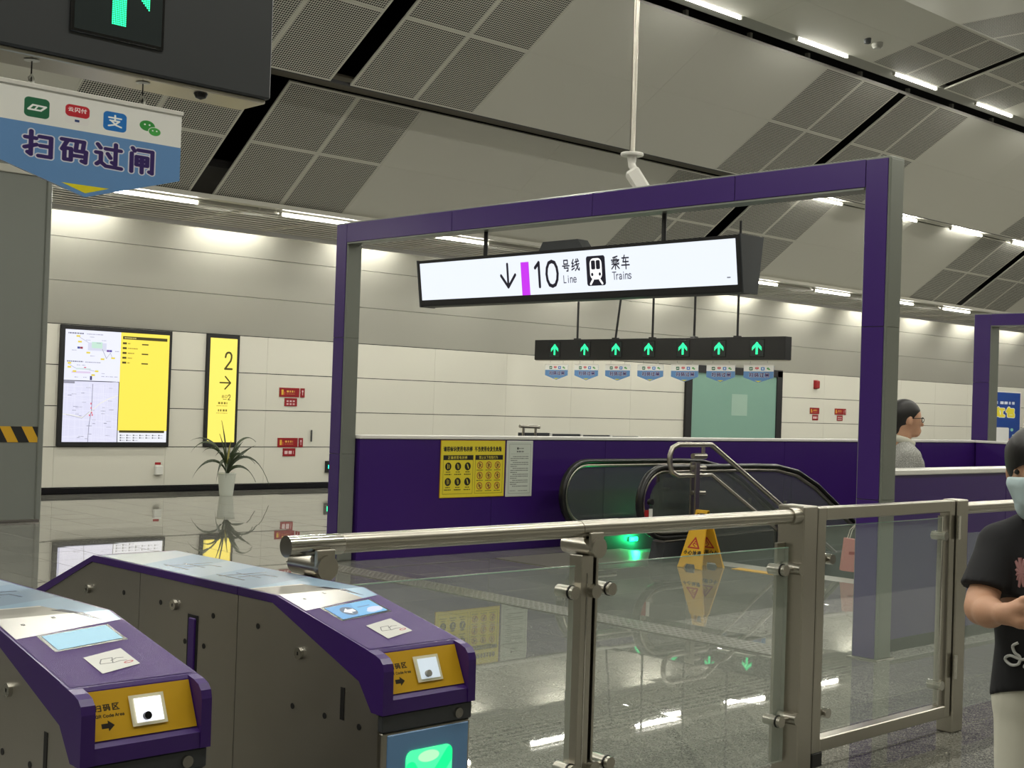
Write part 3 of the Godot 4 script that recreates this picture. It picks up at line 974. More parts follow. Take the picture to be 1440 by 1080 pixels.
func build_floor() -> void:
	var o := structure("floor")
	var slab := W(o)
	for r in minus(Rect2(-8.2, -19.6, 54.4, 23.9), HOLE):
		slab.span(Vector3(r.position.x, -0.3, r.position.y), Vector3(r.end.x, -0.012, r.end.y))
	part(o, "screed", slab, M.grout)
	var tiles := []
	for i in range(-12, 42):
		for j in range(-24, 8):
			var x := 5.42 + i * 0.6
			var z := -5.22 + j * 0.6
			if z > 2.0 or z < -19.2:
				continue
			var s := seen(Vector3(x + 0.3, 0, z + 0.3))
			var big := 1e6 / pow(s.z, 3) if s.x > -60 and s.x < 1500 and s.y > 0 and s.y < 1130 else 0.0
			tiles.append([big, x, z])
	tiles.sort_custom(func(a, b): return a[0] > b[0])
	var slim := [L(), L(), L(), L()]
	var one := L().cbox(Vector3(0, -0.01, 0), Vector3(0.5965, 0.02, 0.5965), 0.0015).mesh()
	var single := 0
	for t in tiles:
		var x: float = t[1]
		var z: float = t[2]
		var tone := rng.randi() % 3
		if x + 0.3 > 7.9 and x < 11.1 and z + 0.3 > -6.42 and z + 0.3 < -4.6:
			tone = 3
		var tilt := Basis.from_euler(Vector3(rng.randfn(0, 0.001), 0, rng.randfn(0, 0.001)))
		var cut := minus(Rect2(x, z, 0.6, 0.6), HOLE)
		if single < 290 and cut.size() == 1 and cut[0].size.x > 0.59 and cut[0].size.y > 0.59 and t[0] > 0:
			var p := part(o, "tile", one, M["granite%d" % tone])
			p.transform = Transform3D(tilt, Vector3(x + 0.3, 0, z + 0.3))
			single += 1
			continue
		for r in cut:
			slim[tone].xf = Transform3D(tilt, Vector3(r.position.x + r.size.x / 2, 0, r.position.y + r.size.y / 2))
			slim[tone].cbox(Vector3(0, -0.01, 0), Vector3(r.size.x - 0.0035, 0.02, r.size.y - 0.0035), 0.0015)
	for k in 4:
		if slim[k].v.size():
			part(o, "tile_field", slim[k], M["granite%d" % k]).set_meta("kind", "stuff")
	# a warning strip of studded tiles before the portal
	var stud := L().cbox(Vector3(0, 0.002, 0), Vector3(0.296, 0.006, 0.296), 0.001)
	for i in 5:
		for j in 5:
			stud.lathe([Vector2(0.017, 0.005), Vector2(0.012, 0.009), Vector2(0, 0.0095)], Vector3(-0.116 + i * 0.058, 0, -0.116 + j * 0.058), 8)
	var sm := stud.mesh()
	for k in 19:
		part(o, "tactile_tile", sm, M.tactile).position = Vector3(7.44, 0.001, -10.62 + k * 0.3)


func build_pillar() -> void:
	var o := thing("pillar", "grey metal clad square pillar with a black and yellow hazard band", "pillar", Vector3(6.4, 0, -15.83))
	part(o, "cladding", W(o).span(Vector3(5.9, 0, -16.33), Vector3(6.86, 4.7, -15.35), 0.01), M.pillar)
	part(o, "corner_trim", W(o).span(Vector3(6.83, 0, -15.4), Vector3(6.9, 4.08, -15.33), 0.012), M.pillar)
	part(o, "collar", W(o).span(Vector3(5.87, 4.07, -16.36), Vector3(6.92, 4.16, -15.31), 0.006), M.trim)
	part(o, "plinth", W(o).span(Vector3(5.89, 0, -16.34), Vector3(6.88, 0.03, -15.32), 0.004), M.steel)
	part(o, "hazard_band", W(o).span(Vector3(5.89, 0.935, -16.34), Vector3(6.87, 1.12, -15.342), 0.0), M.hazard_yellow)
	for k in 4:
		var x := 5.98 + k * 0.26
		part(o, "hazard_stripe", W(o).prism([Vector2(x, 1.12), Vector2(x + 0.13, 1.12), Vector2(x + 0.23, 0.935), Vector2(x + 0.1, 0.935)] if x < 6.6 else [Vector2(x, 1.12), Vector2(x + 0.11, 1.12), Vector2(x + 0.11, 0.92), Vector2(x + 0.1, 0.935)], Transform3D(Basis(), Vector3.ZERO), -15.343, -15.34), M.black)


func build_pit() -> void:
	# the dark well that the escalator and the stairs go down into
	var o := structure("wall_pit")
	part(o, "lining", W(o).span(Vector3(10.4, -5.2, -10.6), Vector3(20.4, -0.02, -10.42)), M.charcoal)
	part(o, "lining", W(o).span(Vector3(10.4, -5.2, -4.92), Vector3(20.4, -0.02, -4.75)), M.charcoal)
	part(o, "lining", W(o).span(Vector3(20.2, -5.2, -10.6), Vector3(20.4, -0.02, -4.75)), M.charcoal)
	part(o, "lining", W(o).span(Vector3(10.4, -5.2, -10.5), Vector3(10.6, -0.3, -4.8)), M.void)
	part(o, "bottom", W(o).span(Vector3(10.4, -5.3, -10.6), Vector3(20.4, -5.2, -4.75)), M.charcoal)
	var st := thing("staircase", "grey stone stairs going down beside the escalator", "stairs", Vector3(11.02, 0, -6.6))
	for k in 26:
		part(st, "step", W(st).span(Vector3(11.02 + k * 0.3, -0.16 * k - 0.4, -8.66), Vector3(11.34 + k * 0.3, -0.16 * k - (0.0 if k else 0.001), -4.95), 0.004), M.tactile if k % 2 else M.grey_coat)
	solo("nosing_strip", "yellow warning strip at the top of the stairs", "strip", W(self).span(Vector3(10.86, 0.001, -8.2), Vector3(11.0, 0.005, -7.3)), M.hazard_yellow)


# ---------- purple portals and parapets ----------
func portal(label: String, x: float, w: float, d: float) -> void:
	var o := thing("portal_frame", label, "portal", Vector3(x + 0.09, 0, -7.75))
	var zl := -10.73
	var zr := -4.655
	var top := 3.285
	# each post and the beam: grey core, purple plates on the front, split where the photo shows joints
	for z in [zl, zr - w]:
		part(o, "post", W(o).span(Vector3(x + 0.006, 0, z), Vector3(x + d, top, z + w), 0.006), M.cladding)
		var cuts := [0.012, 1.04, 2.17, top - 0.012]
		for k in 3:
			part(o, "front_plate", W(o).span(Vector3(x - 0.004, cuts[k], z + 0.012), Vector3(x + 0.006, cuts[k + 1] - 0.004, z + w - 0.012), 0.002), M.purple)
			part(o, "side_plate", W(o).span(Vector3(x + 0.016, cuts[k], z + w - 0.002), Vector3(x + d - 0.01, cuts[k + 1] - 0.004, z + w + 0.004), 0.002), M.cladding)
	part(o, "beam", W(o).span(Vector3(x + 0.0075, top - 0.205, zl + 0.002), Vector3(x + d - 0.0015, top + 0.001, zr - 0.002), 0.006), M.cladding)
	var joints := [zl + w - 0.01, -9.0, -7.3, -5.9, zr - w + 0.01]
	for k in 4:
		part(o, "beam_plate", W(o).span(Vector3(x - 0.004, top - 0.193, joints[k] + 0.003), Vector3(x + 0.006, top - 0.012, joints[k + 1] - 0.003), 0.002), M.purple)
	part(o, "edge_trim", W(o).span(Vector3(x - 0.006, top - 0.212, zl + w), Vector3(x + 0.02, top - 0.197, zr - w), 0.002), M.cladding)
	part(o, "floor_plate", W(o).span(Vector3(x - 0.02, 0, zr - w - 0.02), Vector3(x + d + 0.02, 0.008, zr + 0.02), 0.002), M.steel)


func parapet(called: String, label: String, lo: Vector3, hi: Vector3, along_x: bool, n: int, foot: Material) -> void:
	var o := thing(called, label, "parapet", Vector3((lo.x + hi.x) / 2, 0, (lo.z + hi.z) / 2))
	part(o, "kick_plate", W(o).span(Vector3(lo.x + 0.008, 0, lo.z + 0.008), Vector3(hi.x - 0.008, 0.1, hi.z - 0.008)), foot)
	for k in n:
		var a := lo
		var b := hi
		if along_x:
			a.x = lerpf(lo.x, hi.x, float(k) / n) + 0.002
			b.x = lerpf(lo.x, hi.x, float(k + 1) / n) - 0.002
		else:
			a.z = lerpf(lo.z, hi.z, float(k) / n) + 0.002
			b.z = lerpf(lo.z, hi.z, float(k + 1) / n) - 0.002
		part(o, "panel", W(o).span(Vector3(a.x, 0.085, a.z), Vector3(b.x, 1.19, b.z), 0.003), M.purple)
	part(o, "coping", W(o).span(Vector3(lo.x - 0.015, 1.19, lo.z - 0.02), Vector3(hi.x + 0.015, 1.228, hi.z + 0.02), 0.006), M.white_coat)


func build_portals() -> void:
	portal("large purple portal frame spanning the escalator and stair entrance", 7.72, 0.185, 0.18)
	portal("distant purple portal frame beyond the end of the stairwell", 20.5, 0.3, 0.28)
	parapet("parapet_wall", "purple parapet wall carrying the yellow and white escalator notices", Vector3(7.92, 0, -10.62), Vector3(20.3, 1.2, -10.5), true, 7, M.purple)
	parapet("parapet_wall", "purple parapet wall with white coping joining the portal's nearer post", Vector3(7.91, 0, -4.9), Vector3(20.3, 1.2, -4.77), true, 7, M.black)
	parapet("parapet_wall", "short purple parapet across the far end of the stairwell", Vector3(20.2, 0, -10.49), Vector3(20.33, 1.2, -4.91), false, 3, M.purple)
	var nb := part(self, numbered("usage_notice"), W(self).span(Vector3(8.95, 0.585, -10.499), Vector3(9.855, 1.18, -10.488), 0.002), M.hazard_yellow)
	tag(nb, "yellow escalator safety notice with rows of pictograms on purple wall", "notice")
	part(nb, "print", W(nb).quad(Vector3(8.955, 0.59, -10.487), Vector3(9.85, 0.59, -10.487), Vector3(9.85, 1.175, -10.487), Vector3(8.955, 1.175, -10.487), Vector3.BACK), printed("usage", print_usage_notice(), 0.5))
	var wb := part(self, numbered("text_notice"), W(self).span(Vector3(9.88, 0.575, -10.499), Vector3(10.275, 1.18, -10.488), 0.006), M.white_plastic)
	tag(wb, "white printed text notice beside the yellow notice on purple wall", "notice")
	part(wb, "print", W(wb).quad(Vector3(9.89, 0.585, -10.487), Vector3(10.265, 0.585, -10.487), Vector3(10.265, 1.17, -10.487), Vector3(9.89, 1.17, -10.487), Vector3.BACK), printed("notice", print_white_notice(), 0.5))
	# a stair beyond the far parapet: only the ends of its handrail and its lid show over the coping
	var h := thing("handrail_end", "small grey handrail end rising behind the purple parapet", "handrail", Vector3(12.65, 0, -13))
	part(h, "bar", W(h).tube(Vector3(12.47, 1.275, -13), Vector3(12.84, 1.265, -13), 0.022), M.steel)
	for x in [12.54, 12.77]:
		part(h, "post", W(h).tube(Vector3(x, 0.0, -13), Vector3(x, 1.26, -13), 0.018), M.steel)
	var g := thing("stair_canopy", "low row of dark glass panes behind the purple parapet", "canopy", Vector3(13.4, 0, -13))
	for k in 4:
		part(g, "pane", W(g).span(Vector3(12.6 + k * 0.62, 0.55, -13.17), Vector3(13.17 + k * 0.62, 1.185 - k * 0.012, -13.13), 0.004), M.charcoal)
		part(g, "mullion", W(g).span(Vector3(13.17 + k * 0.62, 0.0, -13.18), Vector3(13.22 + k * 0.62, 1.19 - k * 0.012, -13.12), 0.004), M.white_coat)


# ---------- hanging signs ----------
func build_line_sign() -> void:
	var o := thing("line_sign", "long lit hanging sign pointing down to Line 10 trains", "sign", Vector3(7.86, 2.44, -7.65))
	var fr := Transform3D(Basis(Vector3.RIGHT, Vector3.UP, Vector3.BACK), Vector3(7.86, 0, 0))
	part(o, "case", W(o).prism([Vector2(-0.075, 2.44), Vector2(0.075, 2.44), Vector2(0.13, 2.85), Vector2(-0.13, 2.85)], fr, -9.46, -5.85), M.charcoal)
	# the frame round the lit face and the end caps
	var face := func(y: float, off: float) -> float: return 7.86 - lerpf(0.075, 0.13, (y - 2.44) / 0.41) - off
	var b := W(o)
	for q in [[2.445, 2.495, -9.46, -5.85], [2.825, 2.85, -9.46, -5.85], [2.495, 2.825, -9.46, -9.435], [2.495, 2.825, -5.885, -5.85]]:
		b.quad(Vector3(face.call(q[0], 0.012), q[0], q[2]), Vector3(face.call(q[0], 0.012), q[0], q[3]), Vector3(face.call(q[1], 0.012), q[1], q[3]), Vector3(face.call(q[1], 0.012), q[1], q[2]), Vector3(-1, -0.13, 0).normalized())
	part(o, "frame", b, M.black)
	var x0: float = face.call(2.495, 0.006)
	var x1: float = face.call(2.825, 0.006)
	part(o, "lit_face", W(o).quad(Vector3(x0, 2.495, -9.44), Vector3(x0, 2.495, -5.88), Vector3(x1, 2.825, -5.88), Vector3(x1, 2.825, -9.44), Vector3(-1, -0.13, 0).normalized()), lit_print("line_sign_face", print_line_sign(), 0.72))
	var a := AreaLight3D.new()
	a.name = "lamp"
	a.area_size = Vector2(3.5, 0.3)
	a.light_energy = 0.2
	a.light_color = Color(0.93, 0.96, 1.0)
	a.shadow_enabled = true
	a.area_range = 20.0
	o.add_child(a)
	a.position = Vector3(-0.16, 0.21, 0)
	a.rotation = Vector3(0, PI / 2, 0)
	for z in [-9.47, -5.85]:
		part(o, "end_cap", W(o).prism([Vector2(-0.082, 2.435), Vector2(0.082, 2.435), Vector2(0.138, 2.855), Vector2(-0.138, 2.855)], fr, z - 0.012, z + 0.012), M.charcoal)
	part(o, "driver_box", W(o).prism([Vector2(-7.98, 2.85), Vector2(-7.46, 2.85), Vector2(-7.53, 2.935), Vector2(-7.93, 2.935)], Transform3D(Basis(Vector3.BACK, Vector3.UP, Vector3.LEFT), Vector3(7.86, 0, 0)), -0.06, 0.06), M.charcoal)
	for z in [-8.7, -6.67]:
		part(o, "hanger_tube", W(o).tube(Vector3(7.86, 2.84, z), Vector3(7.86, 3.079, z), 0.019), M.black)


func scan_board_mesh(w: float, h: float) -> ArrayMesh:
	# five-sided board, its top edge at y = 0
	var p := [Vector2(-w / 2, 0), Vector2(w / 2, 0), Vector2(w / 2, -h * 0.7), Vector2(0, -h), Vector2(-w / 2, -h * 0.7)]
	return L().prism(p, Transform3D(), -0.004, 0.004, Rect2(-w / 2, -h, w, h)).mesh()


func lane_sign(label: String, at: Vector3, turn: float, lanes: Array, boards: Array, half: float, rods: Array, board_label: String, board_group: String, pitch_note: String) -> void:
	# bar of green lane arrows; local x runs along it, its bottom at y = 0, its face towards +z
	var o := thing("lane_sign", label, "sign", at, "", turn)
	part(o, "case", L().cbox(Vector3(0, 0.19, -0.09), Vector3(half * 2, 0.38, 0.18), 0.006), M.charcoal if half < 2 else M.black)
	part(o, "soffit", L().cbox(Vector3(0, -0.006, -0.09), Vector3(half * 2 - 0.02, 0.014, 0.15), 0.003), M.steel)
	if half < 2:
		part(o, "sensor_dome", L().lathe([Vector2(0, -0.032), Vector2(0.016, -0.026), Vector2(0.022, -0.013)], Vector3(half - 0.22, 0, -0.05), 14), M.black_gloss)
	for x in lanes:
		var d := 0.29
		var p := part(o, "arrow_display", L().cbox(Vector3(x, 0.22 if half < 2 else 0.19, 0.003), Vector3(d, d, 0.01), 0.003), M.black_gloss)
		part(p, "led_arrow", L().quad(Vector3(x - d / 2 + 0.01, 0.0 + (0.22 if half < 2 else 0.19) - d / 2 + 0.01, 0.0085), Vector3(x + d / 2 - 0.01, (0.22 if half < 2 else 0.19) - d / 2 + 0.01, 0.0085), Vector3(x + d / 2 - 0.01, (0.22 if half < 2 else 0.19) + d / 2 - 0.01, 0.0085), Vector3(x - d / 2 + 0.01, (0.22 if half < 2 else 0.19) + d / 2 - 0.01, 0.0085), Vector3.BACK), M.led_panel)
	for q in rods:
		part(o, "hanger_rod", L().tube(Vector3(q[0], 0.38, -0.09), Vector3(q[1], q[2], -0.09), 0.02), M.black)
		part(o, "rod_flange", L().cbox(Vector3(q[0], 0.39, -0.09), Vector3(0.1, 0.03, 0.1), 0.004), M.black)
	var bm := scan_board_mesh(0.6, 0.292)
	for x in boards:
		var p: Vector3 = o.transform * Vector3(x, -0.085, -0.06)
		var s := thing("scan_board", board_label, "board", p, board_group, turn)
		part(s, "board", bm, M.scan_board)
		part(s, "rail", L().cbox(Vector3(0, 0, 0), Vector3(0.61, 0.014, 0.016), 0.002), M.white_coat)
		for e in [-0.17, 0.17]:
			part(s, "cord", L().tube(Vector3(e, 0.012, 0), Vector3(e, 0.07, 0), 0.002, -1.0, 6), M.black)
			part(s, "hook", L().sweep([Vector3(e - 0.006, 0.004, 0), Vector3(e - 0.006, 0.022, 0), Vector3(e, 0.03, 0), Vector3(e + 0.006, 0.022, 0), Vector3(e + 0.006, 0.004, 0)], 0.004, -1.0, 6), M.white_plastic)
			part(s, "suction_cup", L().lathe([Vector2(0.0, 0.068), Vector2(0.022, 0.07), Vector2(0.018, 0.0715), Vector2(0, 0.0715)], Vector3(e, 0, 0), 14), M.white_plastic)


func build_lane_signs() -> void:
	printed("scan_board", print_scan_board(), 0.45)
	var im := print_led_arrow()
	lit_print("led_panel", im, 2.6)
	lane_sign("large dark lane sign hanging above the ticket gates", Vector3(1.12, 2.525, -3.6), 0.0, [0.675], [0.622], 1.2, [[0.5, 0.5, 2.9], [-0.7, -0.7, 2.9]], "blue and white scan-to-pass board hanging under the ticket gate sign", "scan boards over the ticket gates", "")
	var lanes := []
	for k in 7:
		lanes.append((3 - k) * -0.778)
	lane_sign("long black sign bar of seven green arrows before the far wall", Vector3(18.0, 2.42, -15.54), -PI / 2, lanes, lanes, 2.885, [[-1.84, -1.84, 1.69], [-0.88, -0.7, 1.69], [0.0, 0.0, 1.82], [0.94, 0.94, 1.96], [1.86, 1.86, 2.33]], "small blue and white scan board hanging under the bar of seven arrows", "scan boards under the bar of seven arrows", "")
	var e := thing("smoke_detector", "round white smoke detector on the ceiling vault", "detector", Vector3(16.31, 6.72, -10.09))
	part(e, "body", L().lathe([Vector2(0.0, -0.05), Vector2(0.05, -0.05), Vector2(0.075, -0.02), Vector2(0.08, 0.03)], Vector3.ZERO), M.grey_coat)
	var e2 := thing("sprinkler_head", "small dark sprinkler head on the ceiling beside the smoke detector", "sprinkler", Vector3(16.03, 6.72, -10.07))
	part(e2, "body", L().lathe([Vector2(0.0, -0.05), Vector2(0.045, -0.04), Vector2(0.05, 0.03)], Vector3.ZERO), M.charcoal)


func build_cctv() -> void:
	var o := thing("security_camera", "white bullet security camera on a long ceiling pole", "camera", Vector3(9.0, 3.55, -8.04))
	part(o, "pole", W(o).tube(Vector3(9.0, 3.88, -8.04), Vector3(9.0, 6.92, -8.04), 0.024), M.steel)
	part(o, "flange", W(o).lathe([Vector2(0.0, 3.84), Vector2(0.1, 3.845), Vector2(0.105, 3.86), Vector2(0.1, 3.872), Vector2(0.0, 3.875)], Vector3(9.0, 0, -8.04)), M.white_coat)
	part(o, "swivel", W(o).lathe([Vector2(0.03, 3.74), Vector2(0.034, 3.78), Vector2(0.042, 3.82), Vector2(0.042, 3.85)], Vector3(9.0, 0, -8.04)), M.white_coat)
	part(o, "knuckle", W(o).tube(Vector3(9.0, 3.77, -8.04), Vector3(9.02, 3.7, -8.02), 0.034, 0.034), M.white_coat)
	var d := Vector3(0.16, -0.34, 0.16).normalized()
	var fr := Transform3D(Basis.looking_at(-d, Vector3(0.7, 0, -0.7)), Vector3(9.0, 3.72, -8.05))
	var b := W(o)
	b.xf = b.xf * fr
	b.cbox(Vector3(0, 0, 0.21), Vector3(0.13, 0.13, 0.42), 0.02)
	part(o, "housing", b, M.white_coat)


# ---------- the far wall's fittings ----------
func build_wall_things() -> void:
	var z := -19.12
	var o := thing("map_lightbox", "large lit station map box with a yellow exit list", "lightbox", Vector3(9.71, 0.7, z))
	part(o, "frame", W(o).span(Vector3(8.79, 0.715, z + 0.001), Vector3(10.63, 2.53, z + 0.05), 0.006), M.black)
	part(o, "lit_face", W(o).quad(Vector3(8.86, 0.78, z + 0.0512), Vector3(10.58, 0.78, z + 0.0512), Vector3(10.58, 2.465, z + 0.0512), Vector3(8.86, 2.465, z + 0.0512), Vector3.BACK), lit_print("map_face", print_map(), 0.66))
	glow_light(o, Vector3(9.72, 1.62, z + 0.1), Vector2(1.7, 1.68), 0.22, Color(0.98, 0.95, 0.85))
	o = thing("exit_lightbox", "tall narrow yellow lit box pointing to exit 2", "lightbox", Vector3(11.56, 0.7, z))
	part(o, "frame", W(o).span(Vector3(11.26, 0.715, z + 0.001), Vector3(11.865, 2.535, z + 0.05), 0.006), M.black)
	part(o, "lit_face", W(o).quad(Vector3(11.315, 0.785, z + 0.0512), Vector3(11.815, 0.785, z + 0.0512), Vector3(11.815, 2.475, z + 0.0512), Vector3(11.315, 2.475, z + 0.0512), Vector3.BACK), lit_print("exit_face", print_exit_two(), 0.68))
	glow_light(o, Vector3(11.56, 1.62, z + 0.1), Vector2(0.48, 1.68), 0.07, Color(1.0, 0.88, 0.4))
	var f0 := printed("fire_plate", print_fire_plate(0), 0.4)
	var f1 := printed("fire_symbols", print_fire_plate(1), 0.4)
	var f2 := printed("fire_words", print_fire_plate(2), 0.4)
	var f3 := printed("fire_pointer", print_fire_plate(3), 0.4)
	for q in [["red fire alarm plates on the white wall above the extinguisher plates", 12.69, 1.71, f1, "fire"], ["red extinguisher plates low on the white wall by the cabinet seam", 12.69, 0.86, f2, "fire"], ["red fire plates with a white symbol strip on the wall right of the glass screen", 28.32, 1.7, f2, "far"], ["red fire plates beside the panel seam right of the glass screen", 29.42, 1.7, f1, "far"]]:
		var x: float = q[1]
		var y: float = q[2]
		o = thing("fire_plates", q[0], "sign", Vector3(x + 0.25, y - 0.3, z))
		for e in [["plate", 0.0, 0.4, 0.0, 0.155, f0], ["pointer_plate", 0.425, 0.51, 0.0, 0.155, f3], ["lower_plate", 0.11, 0.36, 0.175, 0.31, q[3]]]:
			if q[4] == "far" and e[0] == "pointer_plate" and x < 29.0:
				continue
			part(o, e[0], W(o).prism([Vector2(x + e[1], y - e[3]), Vector2(x + e[2], y - e[3]), Vector2(x + e[2], y - e[4]), Vector2(x + e[1], y - e[4])], Transform3D(Basis(), Vector3(0, 0, z)), 0.0, 0.012, Rect2(x + e[1], y - e[4], e[2] - e[1], e[4] - e[3])), e[5])
	o = thing("alarm_sounder", "small red fire alarm sounder high on the white wall", "alarm", Vector3(28.54, 2.2, z))
	part(o, "body", W(o).cbox(Vector3(28.54, 2.28, z + 0.04), Vector3(0.16, 0.2, 0.09), 0.02), M.red)
	part(o, "base", W(o).cbox(Vector3(28.54, 2.28, z + 0.004), Vector3(0.18, 0.22, 0.02), 0.004), M.red)
	o = thing("wall_socket", "white wall socket with a small red label near the floor", "socket", Vector3(10.48, 0.26, z))
	part(o, "box", W(o).cbox(Vector3(10.48, 0.34, z + 0.03), Vector3(0.13, 0.15, 0.07), 0.012), M.white_plastic)
	part(o, "label_plate", W(o).cbox(Vector3(10.48, 0.445, z + 0.004), Vector3(0.1, 0.035, 0.008), 0.001), M.red)
	o = thing("exit_light", "small black exit light with a green face low on the wall", "exit sign", Vector3(13.75, 0.27, z))
	part(o, "case", W(o).cbox(Vector3(13.75, 0.365, z + 0.02), Vector3(0.14, 0.2, 0.05), 0.004), M.black)
	part(o, "green_face", W(o).cbox(Vector3(13.76, 0.365, z + 0.046), Vector3(0.08, 0.06, 0.004), 0.001), M.led_green)
	o = thing("cabinet_pull", "slim grey pull handle on the white wall cabinet", "handle", Vector3(13.365, 0.8, z))
	part(o, "bar", W(o).cbox(Vector3(13.365, 0.9, z + 0.02), Vector3(0.025, 0.2, 0.02), 0.004), M.charcoal)
	for y in [0.82, 0.98]:
		part(o, "stand_off", W(o).tube(Vector3(13.365, y, z), Vector3(13.365, y, z + 0.02), 0.006, -1.0, 8), M.charcoal)
	o = thing("glass_screen", "pale green frosted glass screen in a black frame", "screen", Vector3(25.25, 0, z))
	for q in [[23.4, 23.62, 0.0, 2.55], [26.84, 27.06, 0.0, 2.55], [23.4, 27.06, 2.4, 2.57]]:
		part(o, "frame", W(o).span(Vector3(q[0], q[2], z + 0.001), Vector3(q[1], q[3], z + 0.06), 0.005), M.black)
	part(o, "pane", W(o).span(Vector3(23.6, 0.02, z + 0.005), Vector3(26.86, 2.42, z + 0.03), 0.003), M.frosted)
	part(o, "paper_notice", W(o).span(Vector3(25.1, 1.45, z + 0.03), Vector3(25.7, 1.95, z + 0.032)), mat("notice_paper", rgb(150, 178, 164), 0.5))
	o = thing("blue_poster", "blue poster with large yellow characters behind the distant portal", "poster", Vector3(38.3, 0.7, z))
	part(o, "frame", W(o).span(Vector3(37.0, 0.6, z + 0.001), Vector3(39.55, 2.4, z + 0.03), 0.006), M.white_coat)
	part(o, "print", W(o).quad(Vector3(37.05, 0.64, z + 0.031), Vector3(39.5, 0.64, z + 0.031), Vector3(39.5, 2.37, z + 0.031), Vector3(37.05, 2.37, z + 0.031), Vector3.BACK), printed("poster", print_poster(), 0.4))
	o = thing("white_poster", "white poster panel on the wall beside the blue poster", "poster", Vector3(40.6, 0.7, z))
	part(o, "board", W(o).span(Vector3(39.8, 0.6, z + 0.001), Vector3(41.5, 2.02, z + 0.03), 0.006), M.white_coat)
	part(o, "sheet", W(o).span(Vector3(39.86, 0.66, z + 0.03), Vector3(41.44, 1.96, z + 0.033)), mat("sheet", rgb(206, 212, 222), 0.5))


func glow_light(o: Node3D, at: Vector3, size: Vector2, energy: float, c: Color) -> void:
	var a := AreaLight3D.new()
	a.name = "lamp"
	a.area_size = size
	a.light_energy = energy
	a.light_color = c
	a.shadow_enabled = true
	a.area_range = 30.0
	o.add_child(a)
	a.position = at - o.position
	a.rotation = Vector3(0, PI, 0)


func build_plant() -> void:
	var c := Vector3(11.12, 0, -18.12)
	var o := thing("potted_plant", "arching dark green strap-leaf plant in a pale pot", "plant", c)
	part(o, "pot", W(o).lathe([Vector2(0.0, 0.0), Vector2(0.1, 0.0), Vector2(0.105, 0.02), Vector2(0.138, 0.33), Vector2(0.145, 0.345), Vector2(0.13, 0.35), Vector2(0.12, 0.31), Vector2(0.0, 0.31)], c, 28), mat("pot", rgb(186, 190, 180), 0.35))
	part(o, "soil", W(o).lathe([Vector2(0.125, 0.3), Vector2(0.11, 0.325), Vector2(0.0, 0.335)], c, 20), mat("soil", rgb(46, 36, 26), 0.95))
	mat("leaf", rgb(38, 48, 28), 0.4, 0.0, {"backlight_enabled": true, "backlight": rgb(30, 44, 12)})
	mat("leaf_light", rgb(52, 64, 36), 0.4)
	mat("leaf_old", rgb(170, 160, 84), 0.5)
	# reach along the wall, reach into the room, peak height, tip height, width
	var leaves := [[-0.73, 0.2, 0.6, 0.27, 0.05], [-0.68, 0.05, 0.86, 0.66, 0.045], [-0.6, -0.1, 0.86, 0.84, 0.035], [-0.34, 0.25, 0.6, 0.2, 0.06], [-0.2, 0.3, 0.54, 0.28, 0.055], [-0.1, -0.05, 1.1, 1.16, 0.045], [-0.22, 0.1, 0.9, 0.96, 0.05], [-0.04, 0.15, 0.85, 0.86, 0.055], [0.1, -0.1, 0.78, 0.8, 0.055], [0.25, 0.05, 0.82, 0.85, 0.055], [0.43, 0.12, 0.76, 0.79, 0.05], [0.56, -0.08, 0.88, 0.83, 0.038], [0.64, 0.22, 0.68, 0.16, 0.045], [0.38, 0.2, 0.62, 0.5, 0.05], [0.34, 0.3, 0.5, 0.22, 0.055], [0.2, 0.2, 0.66, 0.6, 0.05], [-0.42, -0.05, 0.74, 0.66, 0.045], [-0.12, 0.28, 0.62, 0.5, 0.05], [0.3, -0.12, 0.7, 0.66, 0.05], [-0.28, 0.1, 0.68, 0.6, 0.045]]
	for i in leaves.size():
		var q: Array = leaves[i]
		var out := Vector3(q[0], 0, q[1])
		var p0 := c + Vector3(0, 0.33, 0)
		var p1: Vector3 = p0 + out * 0.16 + Vector3.UP * (q[2] - 0.33) * (1.05 if q[3] < q[2] else 0.6)
		var p2: Vector3 = p0 + out * 0.7 + Vector3.UP * ((q[2] - 0.33) * 1.18 if q[3] < q[2] else (q[3] - 0.33) * 0.85)
		var p3: Vector3 = Vector3(p0.x, 0, p0.z) + out + Vector3.UP * q[3]
		var pts := []
		for k in 13:
			var t := k / 12.0
			var m := 1.0 - t
			pts.append(p0 * m * m * m + p1 * 3 * m * m * t + p2 * 3 * m * t * t + p3 * t * t * t)
		var b := W(o)
		for k in 12:
			var w0: float = q[4] * 0.5 * (0.45 + 0.55 * sin(PI * minf(1.0, k / 12.0 + 0.15))) * (1.0 if k < 8 else (12.0 - k) / 4.5)
			var w1: float = q[4] * 0.5 * (0.45 + 0.55 * sin(PI * minf(1.0, (k + 1) / 12.0 + 0.15))) * (1.0 if k < 7 else (11.0 - k) / 4.5)
			var sides := []
			for e in [k, k + 1]:
				var tg: Vector3 = (pts[mini(12, e + 1)] - pts[maxi(0, e - 1)]).normalized()
				sides.append((Vector3.BACK * 0.55 + tg.cross(Vector3.BACK) * (1.0 if q[0] > 0 else -1.0)).normalized())
			var nn: Vector3 = (sides[0] as Vector3).cross(pts[k + 1] - pts[k]).normalized()
			for s in [-1.0, 1.0]:
				# a keel along the middle
				b.quad(pts[k] - nn * 0.008, pts[k + 1] - nn * 0.008, pts[k + 1] + sides[1] * s * w1, pts[k] + sides[0] * s * w0, (nn - sides[0] * s * 0.3).normalized())
		part(o, "leaf", b, M.leaf_old if i == 7 else (M.leaf_light if i % 5 == 1 else M.leaf))


